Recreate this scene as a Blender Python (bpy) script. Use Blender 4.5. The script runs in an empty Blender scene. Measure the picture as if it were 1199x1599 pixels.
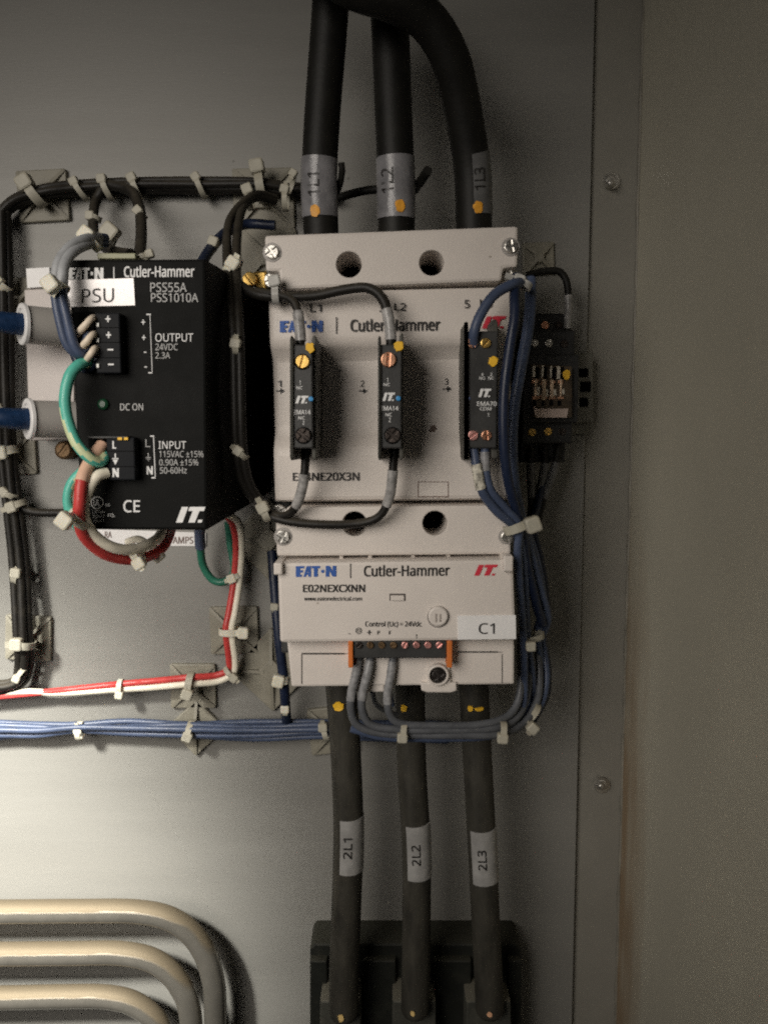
import bpy, bmesh, math, random
from mathutils import Vector, Matrix
random.seed(7)
R = math.radians
S = bpy.context.scene
COL = S.collection

# ------------------------------------------------------------------ camera
D, F, TILT = 0.45, 1209.0, R(5.0)
CXP, CYP = 599.5, 799.5
cam = bpy.data.cameras.new('camera')
cam.sensor_fit = 'VERTICAL'
cam.angle = 2 * math.atan(CYP / F)
cam.clip_start, cam.clip_end = 0.01, 50
camo = bpy.data.objects.new('camera', cam)
camo.location = (0, -D, 0)
camo.rotation_euler = (R(90) - TILT, 0, 0)
COL.objects.link(camo)
S.camera = camo

# ------------------------------------------------------------------ world, lamps, exposure
w = bpy.data.worlds.new('World'); S.world = w; w.use_nodes = True
w.node_tree.nodes['Background'].inputs[0].default_value = (0.92, 0.95, 1.0, 1)
w.node_tree.nodes['Background'].inputs[1].default_value = 0.010


def aim(o, p):
    o.rotation_euler = (Vector(p) - o.location).to_track_quat('-Z', 'Y').to_euler()


def lamp(name, kind, loc, target, power, col, **kw):
    l = bpy.data.lights.new(name, kind); l.energy = power; l.color = col
    for k, v in kw.items(): setattr(l, k, v)
    o = bpy.data.objects.new(name, l); o.location = loc; COL.objects.link(o); aim(o, target)
    o['kind'] = 'helper'
    return o


# a shop lamp to the upper left outside the open door, and the softer light of the room
lamp('door_lamp', 'SPOT', (-0.47, -0.58, 0.32), (-0.245, 0, -0.265), 160, (1.0, 0.975, 0.90),
     spot_size=R(24), spot_blend=1.0, shadow_soft_size=0.06)
lamp('room_light', 'SPOT', (-0.37, -0.62, 0.12), (-0.11, 0, -0.08), 20.5, (1.0, 0.93, 0.845),
     spot_size=R(67), spot_blend=1.0, shadow_soft_size=0.25)
S.view_settings.view_transform = 'Standard'
S.view_settings.look = 'None'
S.view_settings.exposure = 0.0
S.view_settings.gamma = 1.0
S.view_settings.use_curve_mapping = False
S.render.engine = 'CYCLES'
S.cycles.use_denoising = False      # the phone's own grain: dim light, high gain
S.cycles.use_adaptive_sampling = True
S.cycles.adaptive_threshold = 0.042
S.cycles.adaptive_min_samples = 24
S.cycles.max_bounces = 6
S.cycles.filter_width = 2.1


# ------------------------------------------------------------------ pixel to place
def P(px, py, d):
    f = Vector((0, math.cos(TILT), -math.sin(TILT))); u = Vector((0, math.sin(TILT), math.cos(TILT)))
    r = f * F + Vector((1, 0, 0)) * (px - CXP) - u * (py - CYP)
    t = (D - d) / r.y
    return Vector((r.x * t, -d, r.z * t))


def rowof(v):
    """photo row of a world point"""
    f = Vector((0, math.cos(TILT), -math.sin(TILT))); u = Vector((0, math.sin(TILT), math.cos(TILT)))
    q = v - Vector((0, -D, 0))
    return CYP - F * q.dot(u) / q.dot(f)


def SC(d):
    return (D - d) / F


# ------------------------------------------------------------------ materials
def lin(c):
    return tuple((x / 12.92 if x <= .04045 else ((x + .055) / 1.055) ** 2.4) for x in c)


MATS = {}


def mat(name, col, rough=.5, metal=0., var=.18, scale=45., bump=.0, bscale=900., dust=0., dustcol=(.30, .26, .19),
        spec=.4, stretch=None, sss=0., aniso=0., dr=(.75, 1.5), dn=(130, 1.4), drough=None):
    if name in MATS: return MATS[name]
    m = bpy.data.materials.new(name); m.use_nodes = True
    nt = m.node_tree; N = nt.nodes; L = nt.links
    b = N['Principled BSDF']
    tc = N.new('ShaderNodeTexCoord')
    mp = N.new('ShaderNodeMapping'); L.new(tc.outputs['Object'], mp.inputs[0])
    if stretch: mp.inputs['Scale'].default_value = stretch
    n1 = N.new('ShaderNodeTexNoise'); n1.inputs['Scale'].default_value = scale; n1.inputs['Detail'].default_value = 6
    n1.inputs['Roughness'].default_value = .65
    L.new(mp.outputs[0], n1.inputs['Vector'])
    mr = N.new('ShaderNodeMapRange'); mr.inputs[1].default_value = .3; mr.inputs[2].default_value = .7
    mr.inputs[3].default_value = 1 - var; mr.inputs[4].default_value = 1 + var * .6
    L.new(n1.outputs[0], mr.inputs[0])
    mx = N.new('ShaderNodeMix'); mx.data_type = 'RGBA'; mx.blend_type = 'MULTIPLY'; mx.inputs[0].default_value = 1
    mx.inputs[6].default_value = (*col, 1); L.new(mr.outputs[0], mx.inputs[7])
    out = mx.outputs[2]
    if dust:
        g = N.new('ShaderNodeNewGeometry'); sx = N.new('ShaderNodeSeparateXYZ'); L.new(g.outputs['Normal'], sx.inputs[0])
        n2 = N.new('ShaderNodeTexNoise'); n2.inputs['Scale'].default_value = dn[0]; n2.inputs['Detail'].default_value = 8
        L.new(tc.outputs['Object'], n2.inputs['Vector'])
        ad = N.new('ShaderNodeMath'); ad.operation = 'MULTIPLY_ADD'; L.new(n2.outputs[0], ad.inputs[0]); ad.inputs[1].default_value = dn[1]
        L.new(sx.outputs[2], ad.inputs[2])
        m2 = N.new('ShaderNodeMapRange'); m2.inputs[1].default_value = dr[0]; m2.inputs[2].default_value = dr[1]
        m2.inputs[3].default_value = 0; m2.inputs[4].default_value = dust; L.new(ad.outputs[0], m2.inputs[0])
        dx = N.new('ShaderNodeMix'); dx.data_type = 'RGBA'; L.new(m2.outputs[0], dx.inputs[0]); L.new(out, dx.inputs[6])
        dx.inputs[7].default_value = (*dustcol, 1); out = dx.outputs[2]
        rr = N.new('ShaderNodeMapRange'); rr.inputs[3].default_value = rough; rr.inputs[4].default_value = drough or min(.95, rough + .35)
        L.new(m2.outputs[0], rr.inputs[0]); L.new(rr.outputs[0], b.inputs['Roughness'])
    else:
        rr = N.new('ShaderNodeMapRange'); rr.inputs[1].default_value = .3; rr.inputs[2].default_value = .7
        rr.inputs[3].default_value = max(.04, rough - .08); rr.inputs[4].default_value = min(1, rough + .1)
        L.new(n1.outputs[0], rr.inputs[0]); L.new(rr.outputs[0], b.inputs['Roughness'])
    L.new(out, b.inputs['Base Color'])
    b.inputs['Metallic'].default_value = metal
    b.inputs['Specular IOR Level'].default_value = spec
    if sss:
        b.inputs['Subsurface Weight'].default_value = sss
        b.inputs['Subsurface Radius'].default_value = (.004, .003, .002)
        b.inputs['Subsurface Scale'].default_value = .3
    if aniso: b.inputs['Anisotropic'].default_value = aniso
    if bump:
        n3 = N.new('ShaderNodeTexNoise'); n3.inputs['Scale'].default_value = bscale; n3.inputs['Detail'].default_value = 3
        L.new(mp.outputs[0], n3.inputs['Vector'])
        bp = N.new('ShaderNodeBump'); bp.inputs['Strength'].default_value = bump; bp.inputs['Distance'].default_value = .0006
        L.new(n3.outputs[0], bp.inputs['Height']); L.new(bp.outputs[0], b.inputs['Normal'])
    MATS[name] = m
    return m


PLATE = mat('plate_paint', (.208, .203, .186), .45, .1, .08, 9, .06, 900, spec=.5, stretch=(.22, 1, 2.2))
BACKSHEET = mat('enclosure_paint', (.22, .21, .182), .5, .0, .12, 14, .12, 900)
CREAM = mat('moulded_plastic', (.64, .588, .54), .45, 0, .05, 30, .22, 1400)
CREAM2 = mat('module_plastic', (.66, .608, .56), .42, 0, .05, 30, .2, 1400)
BLACKP = mat('black_powdercoat', (.006, .0062, .0058), .6, 0, .3, 60, .25, 1600, spec=.10)
BLACKM = mat('black_plastic', (.016, .016, .016), .45, 0, .35, 60, .1, 900)
GREYM = mat('charcoal_plastic', (.035, .035, .034), .45, 0, .3, 60, .1, 900)
CONN = mat('connector_plastic', (.011, .012, .014), .5, 0, .3, 80, .1, 600, spec=.08)
VOID = mat('dark_interior', (.004, .004, .004), .9, 0, .1, spec=.1)
RUBBER = mat('cable_jacket', (.0085, .008, .0065), .55, 0, .5, 70, .2, 500, dust=.10, dustcol=(.10, .09, .07), spec=.25)
DUSTY = mat('dusty_cable_jacket', (.043, .040, .032), .6, 0, .55, 55, .2, 500, dust=.25, dustcol=(.13, .11, .08), spec=.3, stretch=(2.2, 2.2, .6))
WBLACK = mat('black_wire_jacket', (.012, .0105, .0085), .5, 0, .4, 90, .1, dust=.35, dustcol=(.10, .085, .06), spec=.3)
WGREY = mat('grey_wire_jacket', (.10, .105, .115), .45, 0, .3, 90)
WBLUE = mat('blue_wire_jacket', (.062, .083, .142), .42, 0, .3, 90)
WNAVY = mat('navy_wire_jacket', (.010, .017, .042), .42, 0, .3, 90)
WRED = mat('red_wire_jacket', (.52, .055, .05), .38, 0, .2, 90)
WWHITE = mat('white_wire_jacket', (.78, .73, .60), .4, 0, .15, 90)
WGREEN = mat('green_wire_jacket', (.03, .17, .11), .38, 0, .25, 90)
WEARTH = mat('mint_wire_jacket', (.10, .46, .36), .33, 0, .2, 90)
WYELL = mat('pale_stripe_jacket', (.60, .66, .40), .33, 0, .2, 90)
PALE = mat('pale_sleeve', (.60, .56, .50), .35, 0, .2, 120)
CLEAR = mat('worn_marker_sleeve', (.34, .33, .32), .28, 0, .6, 260)
NYLON = mat('natural_nylon', (.66, .63, .52), .4, 0, .12, 120, sss=.25)
NYLOND = mat('dusty_nylon', (.40, .38, .31), .5, 0, .2, 90, dust=.4, dustcol=(.34, .29, .2))
MOUNT = mat('tie_mount_plastic', (.235, .22, .175), .5, 0, .2, 90, .1)
STICKER = mat('label_white', (.80, .79, .78), .35, 0, .04, 60)
STICKG = mat('label_film_grey', (.19, .187, .195), .26, 0, .4, 60, .6, 220)
INKW = mat('print_white', (.78, .78, .77), .5, 0, .12, 200)
INKG = mat('print_grey', (.42, .42, .41), .5, 0, .2, 200)
INKK = mat('print_black', (.02, .018, .017), .5, 0, .1)
INKB = mat('print_blue', (.03, .10, .36), .5, 0, .1)
INKR = mat('print_red', (.60, .035, .06), .5, 0, .1)
INKBR = mat('print_brown', (.16, .10, .08), .6, 0, .1)
STEEL = mat('zinc_screw', (.62, .60, .56), .3, .9, .3, 200)
BRASS = mat('brass', (.72, .47, .14), .3, .95, .25, 200)
COPPER = mat('copper_screw', (.72, .38, .24), .32, .9, .3, 200)
PINKM = mat('pink_copper_screw', (.82, .42, .38), .35, .8, .2, 200)
BROWNM = mat('brown_screw', (.16, .10, .05), .5, .6, .4, 200)
DARKM = mat('dark_screw', (.05, .04, .035), .4, .7, .5, 200)
ORANGEP = mat('orange_paint_mark', (.72, .33, .03), .5, 0, .25, 300)
YELLOWP = mat('yellow_mark_and_glint', (.86, .50, .03), .5, 0, .15, 300)
ORANGEPL = mat('orange_plastic', (.62, .17, .035), .45, 0, .2, 100)
BLUEDOT = mat('blue_button', (.06, .30, .62), .3, 0, .1)
LEDG = mat('led_green', (.008, .05, .022), .35, 0, .3, 200)
POST = mat('grey_post', (.44, .42, .39), .5, 0, .12, 60)
BRACK = mat('bracket_paint', (.60, .55, .52), .5, 0, .08, 40, .1)
BLUECAP = mat('blue_sleeve', (.008, .03, .085), .45, 0, .4, 200)
RELAYWIN = mat('relay_window', (.075, .055, .036), .2, 0, .8, 120)
TAN = mat('tan_card', (.50, .40, .35), .5, 0, .15, 90)
RAIL = mat('din_rail', (.17, .165, .14), .45, .4, .2, 60)
TUBE = mat('grey_tubing', (.20, .187, .162), .13, .55, .3, 30, dust=.92, dustcol=(.165, .132, .086), dr=(.66, .84), dn=(38, .6), drough=.75)
BLOCK = mat('terminal_block_plastic', (.013, .014, .0115), .55, 0, .3, 60, .1, dust=.25, dustcol=(.09, .085, .06), spec=.25)
LUG = mat('lug_plastic', (.055, .055, .046), .5, 0, .25, 60, dust=.4, dustcol=(.22, .2, .15))
STAIN = mat('brown_stain', (.13, .09, .07), .6, 0, .3, 300)



def specks(m, scale, keep, col, size=.05):
    """a few stray specks of dirt, in the object's own coordinates"""
    nt = m.node_tree; N = nt.nodes; L = nt.links; b = N['Principled BSDF']
    src = b.inputs['Base Color'].links[0].from_socket
    tc = N.new('ShaderNodeTexCoord'); v = N.new('ShaderNodeTexVoronoi'); v.inputs['Scale'].default_value = scale
    L.new(tc.outputs['Object'], v.inputs['Vector'])
    sp = N.new('ShaderNodeSeparateColor'); L.new(v.outputs['Color'], sp.inputs[0])
    sz = N.new('ShaderNodeMapRange'); sz.inputs[1].default_value = keep; sz.inputs[2].default_value = 1; sz.inputs[3].default_value = 0; sz.inputs[4].default_value = size
    L.new(sp.outputs[0], sz.inputs[0])
    lt = N.new('ShaderNodeMath'); lt.operation = 'LESS_THAN'; L.new(v.outputs['Distance'], lt.inputs[0]); L.new(sz.outputs[0], lt.inputs[1])
    fa = N.new('ShaderNodeMath'); fa.operation = 'MULTIPLY'; L.new(lt.outputs[0], fa.inputs[0]); fa.inputs[1].default_value = .6
    mx = N.new('ShaderNodeMix'); mx.data_type = 'RGBA'; L.new(fa.outputs[0], mx.inputs[0]); L.new(src, mx.inputs[6]); mx.inputs[7].default_value = (*col, 1)
    L.new(mx.outputs[2], b.inputs['Base Color'])


specks(PLATE, 60, .55, (.06, .055, .045), .09)
specks(CREAM, 90, .6, (.22, .18, .14), .07); specks(CREAM2, 90, .7, (.25, .2, .16), .07)
specks(BLACKP, 160, .6, (.09, .085, .075), .10)

# ------------------------------------------------------------------ objects
ORIG = {}


def tag(o, label, cat, group=None):
    o['label'] = label; o['category'] = cat
    if group: o['group'] = group
    return o


def thing(name, label, cat, at, group=None):
    o = bpy.data.objects.new(name, None); o.location = at; o.empty_display_size = .01
    COL.objects.link(o); ORIG[o] = Vector(at)
    return tag(o, label, cat, group)


def mk(name, bm, mats, parent=None, smooth=30, label=None, origin=None):
    """one bmesh in world coordinates -> one mesh object, origin at its parent's origin"""
    if parent is not None: o0 = ORIG[parent]
    elif origin is not None: o0 = Vector(origin)
    else:
        o0 = Vector((0, 0, 0))
        for v in bm.verts: o0 += v.co
        o0 /= max(1, len(bm.verts))
    bmesh.ops.translate(bm, verts=bm.verts, vec=-o0)
    bmesh.ops.recalc_face_normals(bm, faces=bm.faces)
    me = bpy.data.meshes.new(name); bm.to_mesh(me); bm.free()
    for m in (mats if isinstance(mats, (list, tuple)) else [mats]): me.materials.append(m)
    if smooth:
        me.set_sharp_from_angle(angle=R(smooth))
        for p in me.polygons: p.use_smooth = abs(p.normal.y) < .9995
    o = bpy.data.objects.new(name, me); COL.objects.link(o); ORIG[o] = o0
    if parent is not None: o.parent = parent
    else: o.location = o0
    if label: o['label'] = label
    return o


def BM(): return bmesh.new()


# ------------------------------------------------------------------ shapes
def rounded(pts, r, n=3):
    """round the corners of a polygon of 2-vectors"""
    if r <= 0: return [Vector(p) for p in pts]
    out = []; k = len(pts)
    for i in range(k):
        a, b, c = Vector(pts[i - 1]), Vector(pts[i]), Vector(pts[(i + 1) % k])
        u, v = (a - b), (c - b)
        rr = min(r, u.length * .45, v.length * .45)
        p0 = b + u.normalized() * rr; p1 = b + v.normalized() * rr
        for j in range(n + 1):
            t = j / n
            out.append((1 - t) ** 2 * p0 + 2 * t * (1 - t) * b + t * t * p1)
    return out


def inset(pts, e):
    k = len(pts); out = []
    area = sum(pts[i].x * pts[(i + 1) % k].y - pts[(i + 1) % k].x * pts[i].y for i in range(k))
    s = 1 if area > 0 else -1
    for i in range(k):
        a, b, c = pts[i - 1], pts[i], pts[(i + 1) % k]
        t1 = (b - a).normalized(); t2 = (c - b).normalized()
        n1 = Vector((-t1.y, t1.x)) * s; n2 = Vector((-t2.y, t2.x)) * s
        n = (n1 + n2)
        n = n / max(.3, n.length_squared) * 2
        out.append(b + n * e)
    return out


def prism_w(bm, pts, d0, d1, ch=.0008, holes=(), seg=2, back=None, rnd=0.):
    """pts: world (x,z) outline at the front d1; straight back to d0 with a rolled front edge. holes: (x,z,r,depth)"""
    raw = [Vector(p) for p in pts]; pts = rounded(raw, rnd); k = len(pts)
    rings = []
    rings.append([bm.verts.new((p.x, -d0, p.y)) for p in (back or pts)])
    for j in range(seg + 1):
        a = j / seg * math.pi / 2
        e = ch * (1 - math.cos(a))
        q = rounded(inset(raw, e), max(rnd - e, .00005) if rnd else 0) if j else pts
        rings.append([bm.verts.new((p.x, -(d1 - ch * (1 - math.sin(a))), p.y)) for p in q])
    for A, B in zip(rings, rings[1:]):
        for i in range(k): bm.faces.new((A[i], A[(i + 1) % k], B[(i + 1) % k], B[i]))
    bm.faces.new(rings[0])
    if not holes:
        bm.faces.new(rings[-1]); return
    edges = [bm.edges.get((rings[-1][i], rings[-1][(i + 1) % k])) for i in range(k)]
    for (hx, hz, hr, dep) in holes:
        n = 28
        loops = []
        for rr, dd in ((hr * 1.06, d1), (hr, d1 - hr * .06), (hr, d1 - dep)):
            loops.append([bm.verts.new((hx + rr * math.cos(2 * math.pi * i / n), -dd, hz + rr * math.sin(2 * math.pi * i / n))) for i in range(n)])
        for A, B in zip(loops, loops[1:]):
            for i in range(n): bm.faces.new((A[i], A[(i + 1) % n], B[(i + 1) % n], B[i]))
        f = bm.faces.new(loops[-1]); f.material_index = 1
        edges += [bm.edges.get((loops[0][i], loops[0][(i + 1) % n])) for i in range(n)]
    bmesh.ops.triangle_fill(bm, edges=edges, use_beauty=True, normal=(0, -1, 0))


def toW(px, d): return [Vector((q.x, q.z)) for q in (P(x, y, d) for x, y in px)]


def prism(bm, px, d0, d1, ch=.0008, rnd=0., holes=(), back=None):
    """px: outline in photo pixels at the front; holes (px,py,rpx,depth)"""
    pts = toW(px, d1)
    hs = []
    for (hx, hy, hr, dep) in holes:
        c = P(hx, hy, d1); hs.append((c.x, c.z, hr * SC(d1), dep))
    bk = rounded(toW(back, d0), rnd) if back else None
    prism_w(bm, pts, d0, d1, ch, hs, back=bk, rnd=rnd)
    return bm


def box(bm, x0, y0, x1, y1, d0, d1, ch=.0006, rnd=.0006, holes=()):
    a, b = P(x0, y0, d1), P(x1, y1, d1)
    pts = [(a.x, b.z), (b.x, b.z), (b.x, a.z), (a.x, a.z)]
    hs = []
    for (hx, hy, hr, dep) in holes:
        c = P(hx, hy, d1); hs.append((c.x, c.z, hr * SC(d1), dep))
    prism_w(bm, pts, d0, d1, ch, hs, rnd=rnd)
    return bm


def disc(bm, px, py, r, d0, d1, n=20, ch=.0004, dome=0.):
    c = P(px, py, d1); rr = r * SC(d1)
    pts = [(c.x + rr * math.cos(2 * math.pi * i / n), c.z + rr * math.sin(2 * math.pi * i / n)) for i in range(n)]
    prism_w(bm, pts, d0, d1, min(ch, rr * .4) if not dome else rr * dome, seg=3)
    return bm


def blob(bm, px, py, rx, ry, d, n=18, wob=.12):
    """thin painted dab"""
    c = P(px, py, d); s = SC(d)
    pts = []
    for i in range(n):
        a = 2 * math.pi * i / n; k = 1 + random.uniform(-wob, wob)
        pts.append((c.x + rx * s * k * math.cos(a), c.z + ry * s * k * math.sin(a)))
    prism_w(bm, pts, d - .0006, d, .0003)
    return bm


def screw(parent, px, py, r, d, m, slot=0., cross=False, name='screw', h=.0016, label=None, dome=.35):
    """pan head with a real slot: two half heads side by side over a core"""
    bm = BM(); c = P(px, py, d); rr = r * SC(d); sw = rr * .17
    prism_w(bm, [(c.x + rr * math.cos(2 * math.pi * i / 20), c.z + rr * math.sin(2 * math.pi * i / 20)) for i in range(20)], d, d + h * .45, rr * .1)
    def sect(a0, a1, rot):
        pts = []
        off = sw / math.sin((a1 - a0) / 2) if (a1 - a0) < math.pi - .01 else sw
        mid = (a0 + a1) / 2
        ap = Vector((math.cos(mid + rot), math.sin(mid + rot))) * off
        e0 = math.asin(min(.9, sw / (rr * .96)))
        pts.append(Vector((c.x, c.z)) + ap)
        for i in range(9):
            a = a0 + e0 + (a1 - a0 - 2 * e0) * i / 8 + rot
            pts.append(Vector((c.x + rr * .96 * math.cos(a), c.z + rr * .96 * math.sin(a))))
        prism_w(bm, pts, d + h * .3, d + h, rr * dome * .3)
    if cross:
        for q in range(4): sect(q * math.pi / 2, (q + 1) * math.pi / 2, slot)
    else:
        for q in range(2): sect(q * math.pi, (q + 1) * math.pi, slot)
    return mk(name, bm, m, parent, label=label)


def cat(pts, n=7):
    """Catmull-Rom through world points"""
    if len(pts) == 2: return [pts[0].lerp(pts[1], i / n) for i in range(n + 1)]
    q = [pts[0] * 2 - pts[1]] + list(pts) + [pts[-1] * 2 - pts[-2]]
    out = []
    for i in range(1, len(q) - 2):
        a, b, c, e = q[i - 1:i + 3]
        for j in range(n):
            t = j / n
            out.append(.5 * ((2 * b) + (c - a) * t + (2 * a - 5 * b + 4 * c - e) * t * t + (3 * b - a - 3 * c + e) * t ** 3))
    out.append(q[-2])
    return out


def frames(path):
    T = []
    for i in range(len(path)):
        t = path[min(i + 1, len(path) - 1)] - path[max(i - 1, 0)]
        T.append(t.normalized())
    n = T[0].orthogonal().normalized()
    fr = []
    for t in T:
        n = (n - t * n.dot(t)).normalized()
        fr.append((t, n, t.cross(n)))
    return fr


def tube(bm, path, rad, k=12, stripe=None, round_end=False):
    fr = frames(path); rings = []
    m = len(path)
    for i, (p, (t, a, b)) in enumerate(zip(path, fr)):
        r = rad(i / (m - 1)) if callable(rad) else rad
        rings.append([bm.verts.new(p + a * (r * math.cos(2 * math.pi * j / k)) + b * (r * math.sin(2 * math.pi * j / k))) for j in range(k)])
    if round_end:
        p, (t, a, b) = path[-1], fr[-1]; r = rad(1) if callable(rad) else rad
        for q in range(1, 5):
            g = q / 5 * math.pi / 2
            rings.append([bm.verts.new(p + t * r * math.sin(g) * .7 + (a * math.cos(2 * math.pi * j / k) + b * math.sin(2 * math.pi * j / k)) * r * math.cos(g)) for j in range(k)])
    for i, (A, B) in enumerate(zip(rings, rings[1:])):
        for j in range(k):
            f = bm.faces.new((A[j], A[(j + 1) % k], B[(j + 1) % k], B[j]))
            if stripe and stripe(i, j, k): f.material_index = 1
    bm.faces.new(rings[0]); bm.faces.new(rings[-1])
    return bm


def pxpath(pts, n=7): return cat([P(*p) for p in pts], n)


def wire(label, pts, r, m, group=None, sleeves=(), name='wire', category='wire', stripe=None, k=10, n=7, jit=0.):
    """pts (px,py,d); r in photo pixels at the mean depth; sleeves (start, end, material, scale)"""
    if jit: pts = [(x + random.uniform(-jit, jit), y + random.uniform(-jit, jit), d) for x, y, d in pts]
    path = pxpath(pts, n)
    dm = sum(p[2] for p in pts) / len(pts); rr = r * SC(dm)
    bm = tube(BM(), path, rr, k, stripe)
    o = mk(name, bm, m, origin=path[0], smooth=50)
    tag(o, label, category, group)
    for (a, b, sm, sc) in sleeves:
        i0, i1 = int(a * (len(path) - 1)), max(int(a * (len(path) - 1)) + 2, int(b * (len(path) - 1)) + 1)
        sub = path[i0:i1 + 1]
        sub = [sub[0].lerp(sub[-1], 0)] + sub[1:]
        mk('wire_marker', tube(BM(), sub, rr * sc, k), sm, o, smooth=50)
    return o


# ------------------------------------------------------------------ lettering
FONT = None
try:   # the sans face that ships inside Blender; the built-in face otherwise
    import os
    FONT = bpy.data.fonts.load(os.path.join(bpy.utils.system_resource('DATAFILES'), 'fonts', 'NotoSansMath-Regular.woff2'))
except Exception:
    FONT = None


def glyphs(body, bold=0., shear=0.):
    c = bpy.data.curves.new('t', 'FONT'); c.body = body; c.size = 1; c.shear = shear; c.resolution_u = 3
    if FONT: c.font = FONT
    o = bpy.data.objects.new('t', c); COL.objects.link(o)
    dg = bpy.context.evaluated_depsgraph_get()
    me = bpy.data.meshes.new_from_object(o.evaluated_get(dg))
    v0 = [(v.co.x, v.co.y) for v in me.vertices]; f0 = [tuple(p.vertices) for p in me.polygons]
    vs, fs = [], []
    # heavier strokes: the same letter laid down again a hair to each side and a hair higher
    for k, (ex, ey) in enumerate(((0, 0), (1, .5), (-1, -.5), (1, -.5), (-1, .5)) if bold else ((0, 0),)):
        n = len(vs)
        vs += [Vector((x + ex * bold, y + ey * bold, k * 2e-5)) for x, y in v0]; fs += [tuple(i + n for i in f) for f in f0]
    bpy.data.objects.remove(o); bpy.data.curves.remove(c); bpy.data.meshes.remove(me)
    return vs, fs


def fit(vs):
    x0 = min(v.x for v in vs); x1 = max(v.x for v in vs); y0 = min(v.y for v in vs); y1 = max(v.y for v in vs)
    return [Vector(((v.x - x0) / max(1e-6, x1 - x0), (v.y - y0) / max(1e-6, y1 - y0), v.z)) for v in vs]


def put(bm, vs, fs, fn, mi=0):
    V = [bm.verts.new(fn(v)) for v in vs]
    for f in fs:
        try:
            q = bm.faces.new([V[i] for i in f]); q.material_index = mi
        except ValueError: pass


def text(bm, body, x0, y0, x1, y1, d, bold=.0, slope=0., mi=0, shear=0.):
    """ink box in photo pixels; slope = rise of y per x pixel"""
    vs, fs = glyphs(body, bold, shear); vs = fit(vs)
    put(bm, vs, fs, lambda v: P(x0 + v.x * (x1 - x0), y1 + (y0 - y1) * v.y + slope * v.x * (x1 - x0), d + v.z), mi)


def polys(bm, polyl, x0, y0, x1, y1, d, slope=0., mi=0):
    for pl in polyl:
        V = [bm.verts.new(P(x0 + a * (x1 - x0), y0 + b * (y1 - y0) + slope * a * (x1 - x0), d)) for a, b in pl]
        f = bm.faces.new(V); f.material_index = mi


MAKER = [  # solid block letters with slanted cuts and a dot for the fourth letter
    [(0, 0), (.215, 0), (.20, .21), (.105, .21), (.105, .39), (.185, .39), (.17, .60), (.105, .60), (.105, .79), (.155, .79), (.14, 1), (0, 1)],
    [(.185, 1), (.27, 0), (.30, 0), (.30, .42), (.278, .62), (.30, .62), (.30, .8), (.265, .8), (.25, 1)], [(.307, 0), (.375, 0), (.375, 1), (.307, 1)],
    [(.39, 0), (.60, 0), (.60, .22), (.54, .22), (.54, 1), (.445, 1), (.445, .22), (.39, .22)],
    [(.665 + .042 * math.cos(i * math.pi / 6), .5 + .16 * math.sin(i * math.pi / 6)) for i in range(12)],
    [(.74, 0), (.84, 0), (.91, .5), (.91, 0), (1, 0), (1, 1), (.91, 1), (.83, .45), (.83, 1), (.74, 1)]]
ITM = [[(.20, 0), (.42, 0), (.22, 1), (0, 1)],
       [(.47, 0), (1, 0), (.95, .26), (.80, .26), (.64, 1), (.42, 1), (.57, .26), (.42, .26)],
       [(.76, .82), (.90, .82), (.87, 1), (.73, 1)]]


def rect(bm, x0, y0, x1, y1, d, mi=0, slope=0.):
    polys(bm, [[(0, 0), (1, 0), (1, 1), (0, 1)]], x0, y0, x1, y1, d, slope, mi)


def ring(bm, px, py, r, wd, d, mi=0, n=24):
    for i in range(n):
        a, b = 2 * math.pi * i / n, 2 * math.pi * (i + 1) / n
        V = [bm.verts.new(P(px + q * math.cos(t), py + q * math.sin(t), d)) for q, t in ((r, a), (r, b), (r - wd, b), (r - wd, a))]
        bm.faces.new(V).material_index = mi


def ink(bm, m, parent, name='lettering'): return mk(name, bm, m, parent, smooth=0)


# ================================================================== SETTING
def structure(name, bm, m, label=None):
    o = mk(name, bm, m, smooth=0); o['kind'] = 'structure'
    return o


XP = P(913, 694, 0).x          # mounting plate's edge
XW = P(986, 694, -.004).x      # the enclosure's corner
bm = BM()
prism_w(bm, [(-.75, -.75), (XP, -.75), (XP, .75), (-.75, .75)], -.0025, 0, .0004)
structure('back_panel', bm, PLATE)
bm = BM()
prism_w(bm, [(XP - .05, -.75), (XW, -.75), (XW, .75), (XP - .05, .75)], -.008, -.004, .0002)
structure('back_wall', bm, BACKSHEET)


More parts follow.
